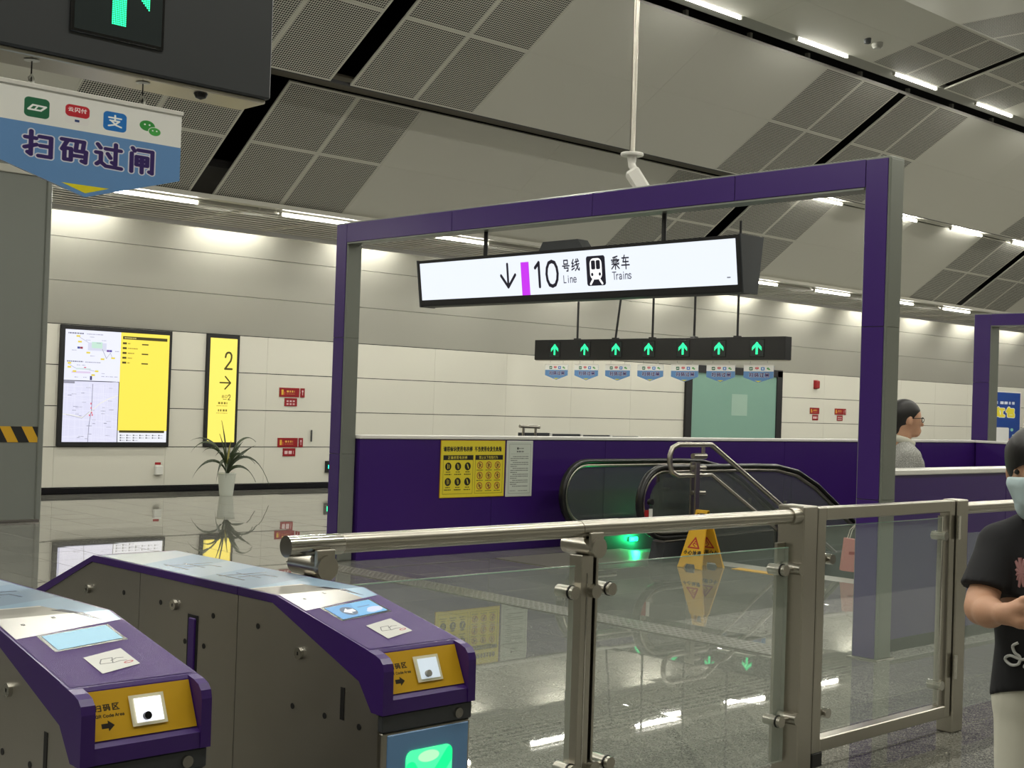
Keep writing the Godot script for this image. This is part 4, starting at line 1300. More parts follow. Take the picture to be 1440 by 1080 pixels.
# ---------- escalator ----------
func arc(cx: float, cy: float, r: float, a0: float, a1: float, n: int) -> Array:
	var out := []
	for k in n + 1:
		var a := lerpf(a0, a1, float(k) / n)
		out.append(Vector2(cx + r * cos(a), cy + r * sin(a)))
	return out


func build_escalator() -> void:
	var o := thing("escalator", "escalator going down with rounded glass balustrades and black handrails", "escalator", Vector3(11, 0, -9.55))
	for z in [-10.1, -9.0]:
		# the handrail's path seen from the side
		var side: Array = [Vector2(11.25, 0.24)] + arc(10.72, 0.61, 0.365, deg_to_rad(268), deg_to_rad(90), 18) + [Vector2(12.3, 0.975), Vector2(12.7, 0.965), Vector2(13.1, 0.9), Vector2(13.5, 0.74), Vector2(14.1, 0.4), Vector2(16.0, -0.7), Vector2(19.0, -2.43)]
		var pts := []
		for p in side:
			pts.append(Vector3(p.x, p.y, z))
		part(o, "handrail", W(o).sweep(pts, 0.05, 0.026, 12, false, Vector3.BACK), M.rubber)
		var inner := []
		for k in side.size():
			var a: Vector2 = side[maxi(0, k - 1)]
			var b: Vector2 = side[mini(side.size() - 1, k + 1)]
			var nn := (b - a).normalized().orthogonal()
			inner.append(side[k] + nn * 0.045)
		var guide := []
		for p in inner:
			guide.append(Vector3(p.x, p.y, z))
		part(o, "handrail_guide", W(o).sweep(guide, 0.03, 0.022, 8, false, Vector3.BACK), M.steel)
		# the glass in four panes
		var xs := [10.3, 11.0, 11.9, 13.0, 14.4, 16.5]
		var outline := PackedVector2Array([Vector2(11.2, 0.2)] + inner.slice(1) + [Vector2(18.9, -3.2), Vector2(14.2, -0.5), Vector2(13.2, 0.1), Vector2(12.6, 0.24)])
		for k in 5:
			var cut := PackedVector2Array([Vector2(xs[k] + 0.004, -4), Vector2(xs[k + 1] - 0.004, -4), Vector2(xs[k + 1] - 0.004, 2), Vector2(xs[k] + 0.004, 2)])
			for piece in Geometry2D.intersect_polygons(outline, cut):
				part(o, "glass_pane", W(o).prism(Array(piece), Transform3D(), z - 0.006, z + 0.006), M.glass_grey)
		# skirt and decks
		part(o, "skirt", W(o).prism([Vector2(10.62, 0.0), Vector2(10.68, 0.2), Vector2(12.6, 0.24), Vector2(13.2, 0.1), Vector2(14.2, -0.5), Vector2(18.9, -3.2), Vector2(18.9, -3.8), Vector2(14.0, -1.0), Vector2(12.6, -0.3), Vector2(11.1, -0.3), Vector2(11.1, 0.0)], Transform3D(), z - 0.09, z + 0.09), M.charcoal)
		part(o, "deck_trim", W(o).sweep([Vector3(10.68, 0.21, z), Vector3(12.6, 0.25, z), Vector3(13.2, 0.11, z), Vector3(14.2, -0.49, z), Vector3(18.9, -3.19, z)], 0.09, 0.012, 8, false, Vector3.BACK), M.steel)
	part(o, "direction_light", W(o).cbox(Vector3(11.42, 0.1, -9.995), Vector3(0.14, 0.05, 0.02), 0.008), M.led_green)
	var g := OmniLight3D.new()
	g.name = "lamp"
	g.light_color = rgb(30, 255, 140)
	g.light_energy = 0.16
	g.light_size = 0.03
	g.shadow_enabled = true
	g.omni_range = 6.0
	o.add_child(g)
	g.position = Vector3(11.42, 0.1, -9.95) - o.position
	part(o, "comb_plate", W(o).span(Vector3(9.3, 0.0, -10.0), Vector3(11.2, 0.006, -9.1), 0.002), M.tactile)
	for k in 22:
		part(o, "escalator_step", W(o).span(Vector3(11.2 + k * 0.4, -0.25 * maxf(0, k - 2) - 0.3, -10.0), Vector3(11.61 + k * 0.4, -0.25 * maxf(0, k - 2) - 0.02, -9.1), 0.004), M.charcoal)
	# the button and stickers on the nearer newel
	part(o, "stop_button", W(o).tube(Vector3(10.5, 0.62, -8.98), Vector3(10.5, 0.62, -8.955), 0.032), M.black)
	part(o, "newel_plate", W(o).prism(arc(10.72, 0.61, 0.33, deg_to_rad(240), deg_to_rad(110), 10) + arc(10.72, 0.61, 0.24, deg_to_rad(110), deg_to_rad(240), 10), Transform3D(), -8.995, -8.975), M.chrome)
	part(o, "red_sticker", W(o).span(Vector3(10.405, 0.4, -8.976), Vector3(10.47, 0.54, -8.97)), M.red)
	part(o, "white_sticker", W(o).span(Vector3(10.478, 0.4, -8.976), Vector3(10.53, 0.55, -8.97)), M.white_plastic)


func build_stair_rail() -> void:
	var z := -8.75
	var o := thing("stair_handrail", "stainless double stair handrail beside the escalator", "handrail", Vector3(10.9, 0, z))
	var loop := [Vector3(11.03, 0.904, z), Vector3(10.64, 0.904, z), Vector3(10.55, 0.94, z), Vector3(10.515, 1.03, z), Vector3(10.515, 1.11, z), Vector3(10.55, 1.185, z), Vector3(10.64, 1.22, z), Vector3(11.18, 1.22, z), Vector3(12.47, 0.54, z), Vector3(17.2, -1.98, z)]
	part(o, "upper_rail", W(o).sweep(loop, 0.027, -1.0, 12), M.steel)
	part(o, "lower_rail", W(o).sweep([Vector3(11.03, 0.904, z), Vector3(11.2, 0.904, z), Vector3(12.05, 0.46, z), Vector3(17.2, -2.28, z)], 0.019, -1.0, 10), M.steel)
	for q in [[10.93, 0.0], [12.42, -0.62], [13.9, -1.4]]:
		var p := part(o, "post", W(o).span(Vector3(q[0] - 0.04, q[1] - 0.1 * float(q[1] < 0), z - 0.04), Vector3(q[0] + 0.03, q[1] + 1.04, z - 0.02), 0.003), M.steel)
		part(p, "post_plate", W(p).span(Vector3(q[0] - 0.04, q[1] - 0.1 * float(q[1] < 0), z + 0.02), Vector3(q[0] + 0.03, q[1] + 1.04, z + 0.04), 0.003), M.steel)
		part(o, "saddle", W(o).tube(Vector3(q[0] - 0.05, q[1] + 1.1, z), Vector3(q[0] + 0.16, q[1] + 1.1, z), 0.03), M.steel)
		part(o, "bracket", W(o).span(Vector3(q[0] + 0.1, q[1] + 1.08, z - 0.01), Vector3(q[0] + 0.14, q[1] + 1.21, z + 0.01), 0.002), M.steel)
		for y in [0.98, 0.72]:
			part(o, "glass_clamp", W(o).tube(Vector3(q[0] - 0.05, q[1] + y, z), Vector3(q[0] + 0.16, q[1] + y, z), 0.022), M.steel)
	var xs := [10.97, 12.4, 13.85, 16.2]
	for k in 3:
		var f := func(x: float) -> float: return -maxf(0.0, x - 11.3) * 0.533
		part(o, "glass_pane", W(o).prism([Vector2(xs[k], f.call(xs[k]) + 0.06), Vector2(xs[k + 1], f.call(xs[k + 1]) + 0.06), Vector2(xs[k + 1], f.call(xs[k + 1]) + 0.84), Vector2(maxf(xs[k], 11.3 if k == 0 else 0.0), f.call(maxf(xs[k], 11.3 if k == 0 else 0.0)) + 0.84), Vector2(xs[k] + 0.001, f.call(xs[k]) + 0.84)], Transform3D(Basis(), Vector3(0, 0, z)), -0.005, 0.005), M.glass_grey)
	# dark partition between escalator and stair well
	var d := thing("well_partition", "dark partition between escalator and stairs below floor level", "partition", Vector3(14, -3, -8.77))
	part(d, "panel", W(d).span(Vector3(11.05, -5.2, -8.84), Vector3(20.2, -0.03, -8.7)), M.charcoal)


func build_wet_sign() -> void:
	var c := Vector3(10.69, 0, -8.45)
	var o := thing("wet_floor_sign", "yellow folding wet floor sign before the escalator", "sign", c, "", 0.0)
	var pm := printed("wet_floor", print_wet_floor(), 0.4)
	# two leaves leaning together, facing along and against x
	for s in [-1.0, 1.0]:
		var ang := deg_to_rad(17)
		var yv := Vector3(-s * sin(ang), cos(ang), 0)
		var zv := Vector3(s * cos(ang), sin(ang), 0)
		var xv := yv.cross(zv)
		var fr := Transform3D(Basis(xv, yv, zv), c + Vector3(s * 0.185, 0.0, 0.0))
		var h := 0.5
		var poly := [Vector2(-0.15, 0.0), Vector2(-0.075, 0.0), Vector2(-0.055, 0.045), Vector2(0.055, 0.045), Vector2(0.075, 0.0), Vector2(0.15, 0.0), Vector2(0.09, h - 0.02), Vector2(0.075, h), Vector2(-0.075, h), Vector2(-0.09, h - 0.02)]
		var p := part(o, "leaf", W(o).prism(poly, fr, -0.014, 0.004, Rect2(-0.15, 0.0, 0.3, h)), pm)
		var grip := W(p)
		for q in [[-0.075, -0.05, h - 0.01, h + 0.09], [0.05, 0.075, h - 0.01, h + 0.09], [-0.075, 0.075, h + 0.07, h + 0.1]]:
			grip.prism([Vector2(q[0], q[2]), Vector2(q[1], q[2]), Vector2(q[1], q[3]), Vector2(q[0], q[3])], fr, -0.014, 0.004)
		part(p, "grip", grip, M.yellow_plastic)
		var foot := W(p)
		for e in [-0.112, 0.112]:
			foot.prism([Vector2(e - 0.036, 0.001), Vector2(e + 0.036, 0.001), Vector2(e + 0.034, 0.02), Vector2(e - 0.034, 0.02)], fr, -0.02, 0.01)
		part(p, "foot", foot, M.yellow_plastic)


# ---------- glass fence and swing gate ----------
func spider(o: Node3D, c: Vector3, left: bool, right: bool) -> void:
	# clamp that holds the glass: a boss on the post and a bolt to each pane
	var p := part(o, "glass_clamp", W(o).tube(c + Vector3(0, 0, -0.05), c + Vector3(0, 0, 0.045), 0.026), M.steel)
	for s in ([-1.0] if left else []) + ([1.0] if right else []):
		part(p, "clamp_arm", W(p).sweep([c + Vector3(0, 0, 0.01), c + Vector3(s * 0.05, 0, 0.005), c + Vector3(s * 0.1, 0, 0.0)], 0.01, -1.0, 8), M.steel)
		part(p, "bolt_head", W(p).tube(c + Vector3(s * 0.1, 0, -0.055), c + Vector3(s * 0.1, 0, 0.032), 0.024), M.steel)
		part(p, "washer", W(p).tube(c + Vector3(s * 0.1, 0, 0.008), c + Vector3(s * 0.1, 0, 0.014), 0.027), M.rubber)


func stanchion(o: Node3D, x: float, z: float) -> void:
	part(o, "post_bar", W(o).span(Vector3(x - 0.05, 0, z - 0.045), Vector3(x + 0.014, 1.045, z + 0.02), 0.003), M.steel)
	part(o, "post_bar", W(o).span(Vector3(x + 0.03, 0, z - 0.045), Vector3(x + 0.042, 1.045, z + 0.02), 0.002), M.steel)
	part(o, "post_core", W(o).span(Vector3(x + 0.012, 0, z - 0.045), Vector3(x + 0.032, 1.03, z - 0.01), 0.0), M.black)
	part(o, "post_fillet", W(o).span(Vector3(x - 0.022, 0.0, z + 0.0195), Vector3(x - 0.016, 0.98, z + 0.0225), 0.001), M.chrome)
	part(o, "saddle", W(o).tube(Vector3(x, 1.075, z - 0.11), Vector3(x, 1.075, z + 0.05), 0.034), M.steel)
	part(o, "saddle_disc", W(o).tube(Vector3(x, 1.075, z + 0.05), Vector3(x, 1.075, z + 0.062), 0.038), M.steel)
	part(o, "rail_bracket", W(o).span(Vector3(x - 0.035, 1.06, z + 0.035), Vector3(x + 0.035, 1.13, z + 0.05), 0.003), M.steel)
	part(o, "foot_plate", W(o).span(Vector3(x - 0.065, 0, z - 0.09), Vector3(x + 0.08, 0.012, z + 0.07), 0.003), M.steel)


func build_fence() -> void:
	var z := -3.4
	var o := thing("glass_fence", "stainless steel railing with glass panes beside the ticket gates", "fence", Vector3(3.6, 0, z))
	part(o, "handrail", W(o).tube(Vector3(2.5, 1.14, z), Vector3(4.97, 1.14, z), 0.031, -1.0, 24), M.steel)
	part(o, "rail_sleeve", W(o).tube(Vector3(2.3, 1.14, z), Vector3(2.5, 1.14, z), 0.033, -1.0, 24), M.chrome)
	part(o, "rail_sleeve", W(o).tube(Vector3(3.58, 1.14, z), Vector3(3.79, 1.14, z), 0.0325, -1.0, 24), M.steel)
	part(o, "rail_collar", W(o).tube(Vector3(4.9, 1.14, z), Vector3(4.965, 1.14, z), 0.038, -1.0, 24), M.steel)
	stanchion(o, 2.415, z)
	stanchion(o, 3.63, z)
	spider(o, Vector3(3.64, 0.912, z), true, true)
	spider(o, Vector3(3.66, 0.26, z), true, true)
	spider(o, Vector3(4.95, 0.912, z), true, false)
	spider(o, Vector3(4.95, 0.26, z), true, false)
	spider(o, Vector3(2.4, 0.912, z), false, true)
	for q in [[2.46, 3.56], [3.69, 4.9]]:
		var p := part(o, "glass_pane", W(o).span(Vector3(q[0], 0.08, z - 0.005), Vector3(q[1], 1.005, z + 0.005), 0.001), M.glass)
		part(p, "pane_edge", W(p).span(Vector3(q[0], 1.005, z - 0.005), Vector3(q[1], 1.008, z + 0.005)), M.glass_edge)
	# end post by the swing gate
	part(o, "end_post", W(o).span(Vector3(4.96, 0, -3.5), Vector3(5.068, 1.185, -3.36), 0.006), M.steel)
	part(o, "end_post_fin", W(o).span(Vector3(4.9, 0.06, -3.47), Vector3(4.96, 1.02, -3.455), 0.002), M.steel)

	var g := thing("swing_gate", "glass swing gate in a square stainless frame", "gate", Vector3(5.7, 0, -3.4))
	for q in [["stile", 5.088, 5.15, 0.085, 1.175], ["stile", 6.255, 6.302, 0.085, 1.175], ["top_rail", 5.15, 6.255, 1.118, 1.175], ["bottom_rail", 5.15, 6.255, 0.085, 0.145]]:
		part(g, q[0], W(g).span(Vector3(q[1], q[3], -3.43), Vector3(q[2], q[4], -3.37), 0.004), M.steel)
	part(g, "inner_bead", W(g).span(Vector3(6.205, 0.145, -3.415), Vector3(6.22, 1.1, -3.385), 0.003), M.chrome)
	var p2 := part(g, "glass_pane", W(g).span(Vector3(5.19, 0.165, -3.405), Vector3(6.22, 1.085, -3.395), 0.001), M.glass)
	part(p2, "pane_edge", W(p2).span(Vector3(5.19, 1.085, -3.405), Vector3(6.22, 1.088, -3.395)), M.glass_edge)
	for q in [[6.21, 1.0, 1.0], [6.21, 0.252, 1.0], [5.2, 0.94, -1.0], [5.2, 0.252, -1.0]]:
		var c := Vector3(q[0], q[1], -3.4)
		var k := part(g, "glass_clamp", W(g).tube(c + Vector3(0, 0, -0.04), c + Vector3(0, 0, 0.036), 0.023), M.chrome)
		part(k, "clamp_plate", W(k).span(c + Vector3(0.0 if q[2] > 0 else -0.06, -0.02, -0.008), c + Vector3(0.06 if q[2] > 0 else 0.0, 0.02, 0.008), 0.002), M.steel)
	part(g, "lock_case", W(g).span(Vector3(5.09, 0.02, -3.43), Vector3(5.17, 0.085, -3.37), 0.004), M.black)
	var b := thing("fence_end", "steel post and round rail continuing the fence past the swing gate", "fence", Vector3(6.8, 0, -3.4))
	part(b, "post", W(b).span(Vector3(6.312, 0, -3.45), Vector3(6.42, 1.178, -3.36), 0.006), M.steel)
	for y in [0.28, 0.98]:
		part(b, "hinge", W(b).tube(Vector3(6.308, y, -3.352), Vector3(6.308, y + 0.12, -3.352), 0.012), M.chrome)
	part(b, "handrail", W(b).tube(Vector3(6.42, 1.13, -3.4), Vector3(10.6, 1.13, -3.4), 0.031, -1.0, 24), M.steel)
	part(b, "glass_pane", W(b).span(Vector3(6.5, 0.1, -3.405), Vector3(8.4, 1.0, -3.395), 0.001), M.glass)
	part(b, "glass_pane", W(b).span(Vector3(8.5, 0.1, -3.405), Vector3(10.4, 1.0, -3.395), 0.001), M.glass)
	stanchion(b, 8.45, -3.4)
	stanchion(b, 10.5, -3.4)
	part(b, "button", W(b).tube(Vector3(6.42, 0.9, -3.4), Vector3(6.43, 0.9, -3.4), 0.015), M.chrome)


# ---------- ticket gates ----------
func ticket_gate(label: String, x: float, screen: Material, code_lit: bool) -> void:
	var o := thing("ticket_gate", label, "ticket gate", Vector3(x + 0.15, 0, -3.5))
	var w := 0.3
	var fr := Transform3D(Basis(Vector3.BACK, Vector3.UP, Vector3.LEFT), Vector3(x, 0, 0))  # x = world z, z = -world x
	# steel cabinet in three lengths
	var cuts := [-4.6, -3.812, -3.247, -2.4]
	var outline := PackedVector2Array([Vector2(-4.5, 0.0), Vector2(-4.5, 0.8), Vector2(-4.535, 0.862), Vector2(-4.53, 0.872), Vector2(-4.136, 1.028), Vector2(-3.07, 1.033), Vector2(-2.622, 0.868), Vector2(-2.605, 0.855), Vector2(-2.598, 0.835), Vector2(-2.595, 0.0)])
	for k in 3:
		var cut := PackedVector2Array([Vector2(cuts[k] + 0.0015, -1), Vector2(cuts[k + 1] - 0.0015, -1), Vector2(cuts[k + 1] - 0.0015, 2), Vector2(cuts[k] + 0.0015, 2)])
		for piece in Geometry2D.intersect_polygons(outline, cut):
			part(o, "steel_cabinet", W(o).prism(Array(piece), fr, -w + 0.004, -0.004), M.steel_panel)
	# the purple cap over the whole length, with the reader head
	part(o, "cap", W(o).prism([Vector2(-4.545, 0.862), Vector2(-4.546, 0.89), Vector2(-4.125, 1.052), Vector2(-3.249, 1.056), Vector2(-3.249, 1.034), Vector2(-4.136, 1.03), Vector2(-4.532, 0.866)], fr, -w, 0.0), M.purple_gate)
	part(o, "head", W(o).prism([Vector2(-3.245, 1.034), Vector2(-3.245, 1.056), Vector2(-3.053, 1.057), Vector2(-2.64, 0.9735), Vector2(-2.634, 0.966), Vector2(-2.588, 0.866), Vector2(-2.578, 0.858), Vector2(-2.576, 0.824), Vector2(-2.6, 0.822), Vector2(-2.6, 0.858), Vector2(-2.622, 0.872), Vector2(-3.07, 1.035)], fr, -w, 0.0), M.purple_gate)
	for e in [[-0.0012, 0.03], [0.276, 0.3012]]:
		part(o, "shoulder", W(o).prism([Vector2(-2.68, 0.9), Vector2(-2.68, 0.981), Vector2(-2.612, 0.967), Vector2(-2.592, 0.96), Vector2(-2.58, 0.948), Vector2(-2.575, 0.93), Vector2(-2.574, 0.824), Vector2(-2.62, 0.824)], fr, -e[1], -e[0]), M.purple_gate)
	# textured coat on the sloping top
	var top := func(z: float, off: float) -> float: return 1.057 - 0.2022 * (z + 3.053) + off
	part(o, "coat", W(o).quad(Vector3(x + 0.006, top.call(-3.05, 0.0012), -3.05), Vector3(x + w - 0.006, top.call(-3.05, 0.0012), -3.05), Vector3(x + w - 0.006, top.call(-2.645, 0.0012), -2.645), Vector3(x + 0.006, top.call(-2.645, 0.0012), -2.645), Vector3(0, 0.98, 0.198)), M.purple_coat)
	var art := W(o)
	var vb := 0.86
	art.quad(Vector3(x + 0.008, 1.0573, -3.053), Vector3(x + w - 0.008, 1.0573, -3.053), Vector3(x + w - 0.008, 1.0535, -4.1), Vector3(x + 0.008, 1.0535, -4.1), Vector3.UP, [Vector2(0, vb), Vector2(1, vb), Vector2(1, 0), Vector2(0, 0)])
	art.quad(Vector3(x + 0.008, top.call(-2.925, 0.0018), -2.925), Vector3(x + w - 0.008, top.call(-2.985, 0.0018), -2.985), Vector3(x + w - 0.008, top.call(-3.053, 0.0018), -3.053), Vector3(x + 0.008, top.call(-3.053, 0.0018), -3.053), Vector3(0, 0.98, 0.198), [Vector2(0, 1), Vector2(1, 0.95), Vector2(1, vb), Vector2(0, vb)])
	part(o, "artwork", art, M.gate_art)
	var on_top := func(x0: float, z0: float, x1: float, z1: float, off: float) -> MB:
		return W(o).quad(Vector3(x + x0, top.call(z1, off), z1), Vector3(x + x1, top.call(z1 - 0.03, off), z1 - 0.03), Vector3(x + x1, top.call(z0 - 0.03, off), z0 - 0.03), Vector3(x + x0, top.call(z0, off), z0), Vector3(0, 0.98, 0.198))
	part(o, "screen_bezel", on_top.call(0.058, -2.934, 0.247, -2.832, 0.002), M.black_gloss)
	part(o, "screen", on_top.call(0.068, -2.926, 0.238, -2.84, 0.0028), screen)
	part(o, "card_pad", on_top.call(0.1, -2.784, 0.204, -2.69, 0.0026), M.card_pad)
	# yellow code plate and its lit reader
	var pl := func(x0: float, x1: float, y0: float, y1: float, off: float) -> MB:
		var zz := func(y: float) -> float: return -2.634 - (y - 0.966) * 0.46 + off
		return W(o).quad(Vector3(x + x0, y0, zz.call(y0)), Vector3(x + x1, y0, zz.call(y0)), Vector3(x + x1, y1, zz.call(y1)), Vector3(x + x0, y1, zz.call(y1)), Vector3(0, 0.418, 0.908))
	part(o, "code_plate", pl.call(0.034, 0.274, 0.87, 0.964, 0.002), M.code_plate)
	part(o, "code_reader", pl.call(0.124, 0.206, 0.888, 0.948, 0.006), M.reader_rim)
	part(o, "reader_window", pl.call(0.134, 0.197, 0.895, 0.942, 0.009), M.reader_glow if code_lit else M.reader_dim)
	part(o, "reader_lens", W(o).tube(Vector3(x + 0.157, 0.904, -2.602), Vector3(x + 0.157, 0.909, -2.589), 0.0085), M.black_gloss if code_lit else M.grey_coat)
	# front: charcoal band with a lock, framed blue panel with the pass light
	part(o, "front_band", W(o).span(Vector3(x + 0.004, 0.78, -2.6), Vector3(x + w - 0.004, 0.823, -2.579), 0.003), M.charcoal)
	part(o, "lock", W(o).tube(Vector3(x + 0.245, 0.8, -2.58), Vector3(x + 0.245, 0.8, -2.57), 0.013), M.chrome)
	part(o, "front_frame", W(o).span(Vector3(x + 0.006, 0.0, -2.6), Vector3(x + w - 0.006, 0.779, -2.582), 0.004), M.steel)
	part(o, "front_panel", W(o).span(Vector3(x + 0.022, 0.05, -2.585), Vector3(x + w - 0.014, 0.772, -2.579), 0.002), M.blue_panel)
	part(o, "pass_display", W(o).prism(rounded(x + 0.08, 0.585, 0.15, 0.14, 0.02), Transform3D(), -2.58, -2.5755, Rect2(x + 0.08, 0.585, 0.15, 0.14)), M.pass_screen)
	# locks, holes and slots in the cabinet's side
	for q in [[-2.936, 0.92], [-4.155, 0.937], [-3.594, 0.96]]:
		var k := part(o, "cam_lock", W(o).tube(Vector3(x + 0.004, q[1], q[0]), Vector3(x - 0.006, q[1], q[0]), 0.016), M.chrome)
		part(k, "keyhole", W(k).cbox(Vector3(x - 0.006, q[1], q[0]), Vector3(0.002, 0.009, 0.003), 0.0), M.black)
	for q in [[-2.964, 0.776], [-2.819, 0.778], [-2.673, 0.778], [-3.142, 0.961], [-3.914, 0.956], [-3.679, 0.956], [-3.376, 0.957], [-3.529, 0.861], [-3.422, 0.863]]:
		part(o, "sensor", W(o).tube(Vector3(x + 0.005, q[1], q[0]), Vector3(x + 0.0025, q[1], q[0]), 0.008, -1.0, 12), M.black)
	part(o, "ticket_slot", W(o).span(Vector3(x + 0.0025, 0.782, -2.753), Vector3(x + 0.01, 0.864, -2.737)), M.black)
	part(o, "flap_slot", W(o).span(Vector3(x + 0.0025, 0.42, -3.516), Vector3(x + 0.01, 0.945, -3.458)), M.black)
	part(o, "flap_edge", W(o).span(Vector3(x - 0.002, 0.43, -3.505), Vector3(x + 0.01, 0.936, -3.468), 0.003), M.purple_gate)


func rounded(x: float, y: float, w: float, h: float, r: float) -> Array:
	return arc(x + w - r, y + h - r, r, 0, PI / 2, 5) + arc(x + r, y + h - r, r, PI / 2, PI, 5) + arc(x + r, y + r, r, PI, PI * 1.5, 5) + arc(x + w - r, y + r, r, PI * 1.5, TAU, 5)


func build_gates() -> void:
	printed("gate_art", print_gate_top(), 0.2)
	printed("card_pad", print_card_icon(), 0.35)
	printed("code_plate", print_code_plate(), 0.4)
	mat("blue_panel", rgb(112, 156, 206), 0.3)
	mat("reader_rim", rgb(226, 220, 190), 0.3)
	glow("reader_glow", Color(0.95, 0.96, 1.0), 0.55)
	glow("reader_dim", Color(0.8, 0.85, 0.9), 0.36)
	glow("idle_screen", rgb(136, 176, 196), 0.32)
	lit_print("gate_screen", print_gate_screen(), 0.55)
	lit_print("pass_screen", print_pass_screen(), 0.9)
	ticket_gate("purple-topped steel ticket gate next to the glass fence", 2.04, M.gate_screen, false)
	ticket_gate("purple-topped steel ticket gate with a blank pale blue screen", 1.262, M.idle_screen, true)


# ---------- people ----------
class Field:
	# distances on a grid; shapes are blended in and meshed as surface nets
	var lo: Vector3
	var s: float
	var nx: int
	var ny: int
	var nz: int
	var d := PackedFloat32Array()

	func _init(a: Vector3, b: Vector3, cell: float) -> void:
		lo = a
		s = cell
		nx = int((b.x - a.x) / cell) + 2
		ny = int((b.y - a.y) / cell) + 2
		nz = int((b.z - a.z) / cell) + 2
		d.resize(nx * ny * nz)
		d.fill(1.0)

	func bone(a: Vector3, b: Vector3, ra: float, rb: float, k := 0.02, flat := Vector3.ONE) -> Field:
		# tapered capsule; flat squeezes the distance along an axis (flat.z = 1.3 makes it thinner in z)
		var m := maxf(ra, rb) + k + s * 2
		var p0 := a.min(b) - Vector3.ONE * m - lo
		var p1 := a.max(b) + Vector3.ONE * m - lo
		var ab := (b - a) * flat
		var l2 := maxf(ab.length_squared(), 1e-9)
		for z in range(maxi(0, int(p0.z / s)), mini(nz, int(p1.z / s) + 1)):
			for y in range(maxi(0, int(p0.y / s)), mini(ny, int(p1.y / s) + 1)):
				for x in range(maxi(0, int(p0.x / s)), mini(nx, int(p1.x / s) + 1)):
					var p := (lo + Vector3(x, y, z) * s - a) * flat
					var t := clampf(p.dot(ab) / l2, 0.0, 1.0)
					var v := (p - ab * t).length() - lerpf(ra, rb, t)
					var i := x + nx * (y + ny * z)
					var h := maxf(k - absf(d[i] - v), 0.0) / k if k > 0 else 0.0
					d[i] = minf(d[i], v) - h * h * k * 0.25
		return self

	func ball(c: Vector3, r: Vector3, k := 0.02) -> Field:
		var m := maxf(r.x, maxf(r.y, r.z)) + k + s * 2
		var p0 := c - Vector3.ONE * m - lo
		var p1 := c + Vector3.ONE * m - lo
		for z in range(maxi(0, int(p0.z / s)), mini(nz, int(p1.z / s) + 1)):
			for y in range(maxi(0, int(p0.y / s)), mini(ny, int(p1.y / s) + 1)):
				for x in range(maxi(0, int(p0.x / s)), mini(nx, int(p1.x / s) + 1)):
					var p := lo + Vector3(x, y, z) * s - c
					var k0 := (p / r).length()
					var k1 := (p / (r * r)).length()
					var v := k0 * (k0 - 1.0) / maxf(k1, 1e-6)
					var i := x + nx * (y + ny * z)
					var h := maxf(k - absf(d[i] - v), 0.0) / k if k > 0 else 0.0
					d[i] = minf(d[i], v) - h * h * k * 0.25
		return self

	func cut(c: Vector3, n: Vector3, near := 99.0) -> Field:
		# removes what lies on the side of n, within a distance of c
		n = n.normalized()
		for z in nz:
			for y in ny:
				for x in nx:
					var p := lo + Vector3(x, y, z) * s - c
					if p.length() < near:
						var i := x + nx * (y + ny * z)
						d[i] = maxf(d[i], p.dot(n))
		return self

	func dig(c: Vector3, r: Vector3) -> Field:
		for z in nz:
			for y in ny:
				for x in nx:
					var p := (lo + Vector3(x, y, z) * s - c)
					var k0 := (p / r).length()
					var k1 := (p / (r * r)).length()
					var i := x + nx * (y + ny * z)
					d[i] = maxf(d[i], -(k0 * (k0 - 1.0) / maxf(k1, 1e-6)))
		return self

	func fill(b: MB) -> MB:
		var at := PackedInt32Array()
		at.resize(nx * ny * nz)
		at.fill(-1)
		var pts := PackedVector3Array()
		var step := [1, nx, nx * ny]
		var corner := [0, 1, nx, nx + 1, nx * ny, nx * ny + 1, nx * ny + nx, nx * ny + nx + 1]
		for z in nz - 1:
			for y in ny - 1:
				for x in nx - 1:
					var i := x + nx * (y + ny * z)
					var inside := 0
					for c in corner:
						if d[i + c] < 0.0:
							inside += 1
					if inside == 0 or inside == 8:
						continue
					var sum := Vector3.ZERO
					var n := 0
					for ax in 3:
						for c in 8:
							if c & (1 << ax):
								continue
							var a: int = i + corner[c]
							var e: int = a + step[ax]
							if (d[a] < 0.0) != (d[e] < 0.0):
								var q := Vector3(c & 1, (c >> 1) & 1, (c >> 2) & 1)
								q[ax] += d[a] / (d[a] - d[e])
								sum += q
								n += 1
					at[i] = pts.size()
					pts.append(lo + (Vector3(x, y, z) + sum / n) * s)
		var nrm := PackedVector3Array()
		nrm.resize(pts.size())
		var quads := []
		for z in range(1, nz - 1):
			for y in range(1, ny - 1):
				for x in range(1, nx - 1):
					var i := x + nx * (y + ny * z)
					for ax in 3:
						var j: int = i + step[ax]
						if (d[i] < 0.0) == (d[j] < 0.0):
							continue
						var u: int = step[(ax + 1) % 3]
						var w: int = step[(ax + 2) % 3]
						var q := [at[i], at[i - u], at[i - u - w], at[i - w]]
						if q.min() < 0:
							continue
						if d[i] >= 0.0:
							q.reverse()
						var f := (pts[q[1]] - pts[q[0]]).cross(pts[q[2]] - pts[q[0]]) + (pts[q[2]] - pts[q[0]]).cross(pts[q[3]] - pts[q[0]])
						var out := Vector3.ZERO
						out[ax] = 1.0 if d[i] < 0.0 else -1.0
						if f.dot(out) < 0:
							f = -f
						for k in q:
							nrm[k] += f
						quads.append(q)
		for k in nrm.size():
			nrm[k] = nrm[k].normalized()
		for q in quads:
			b.tri(pts[q[0]], pts[q[1]], pts[q[2]], nrm[q[0]], nrm[q[1]], nrm[q[2]])
			b.tri(pts[q[0]], pts[q[2]], pts[q[3]], nrm[q[0]], nrm[q[2]], nrm[q[3]])
		return b


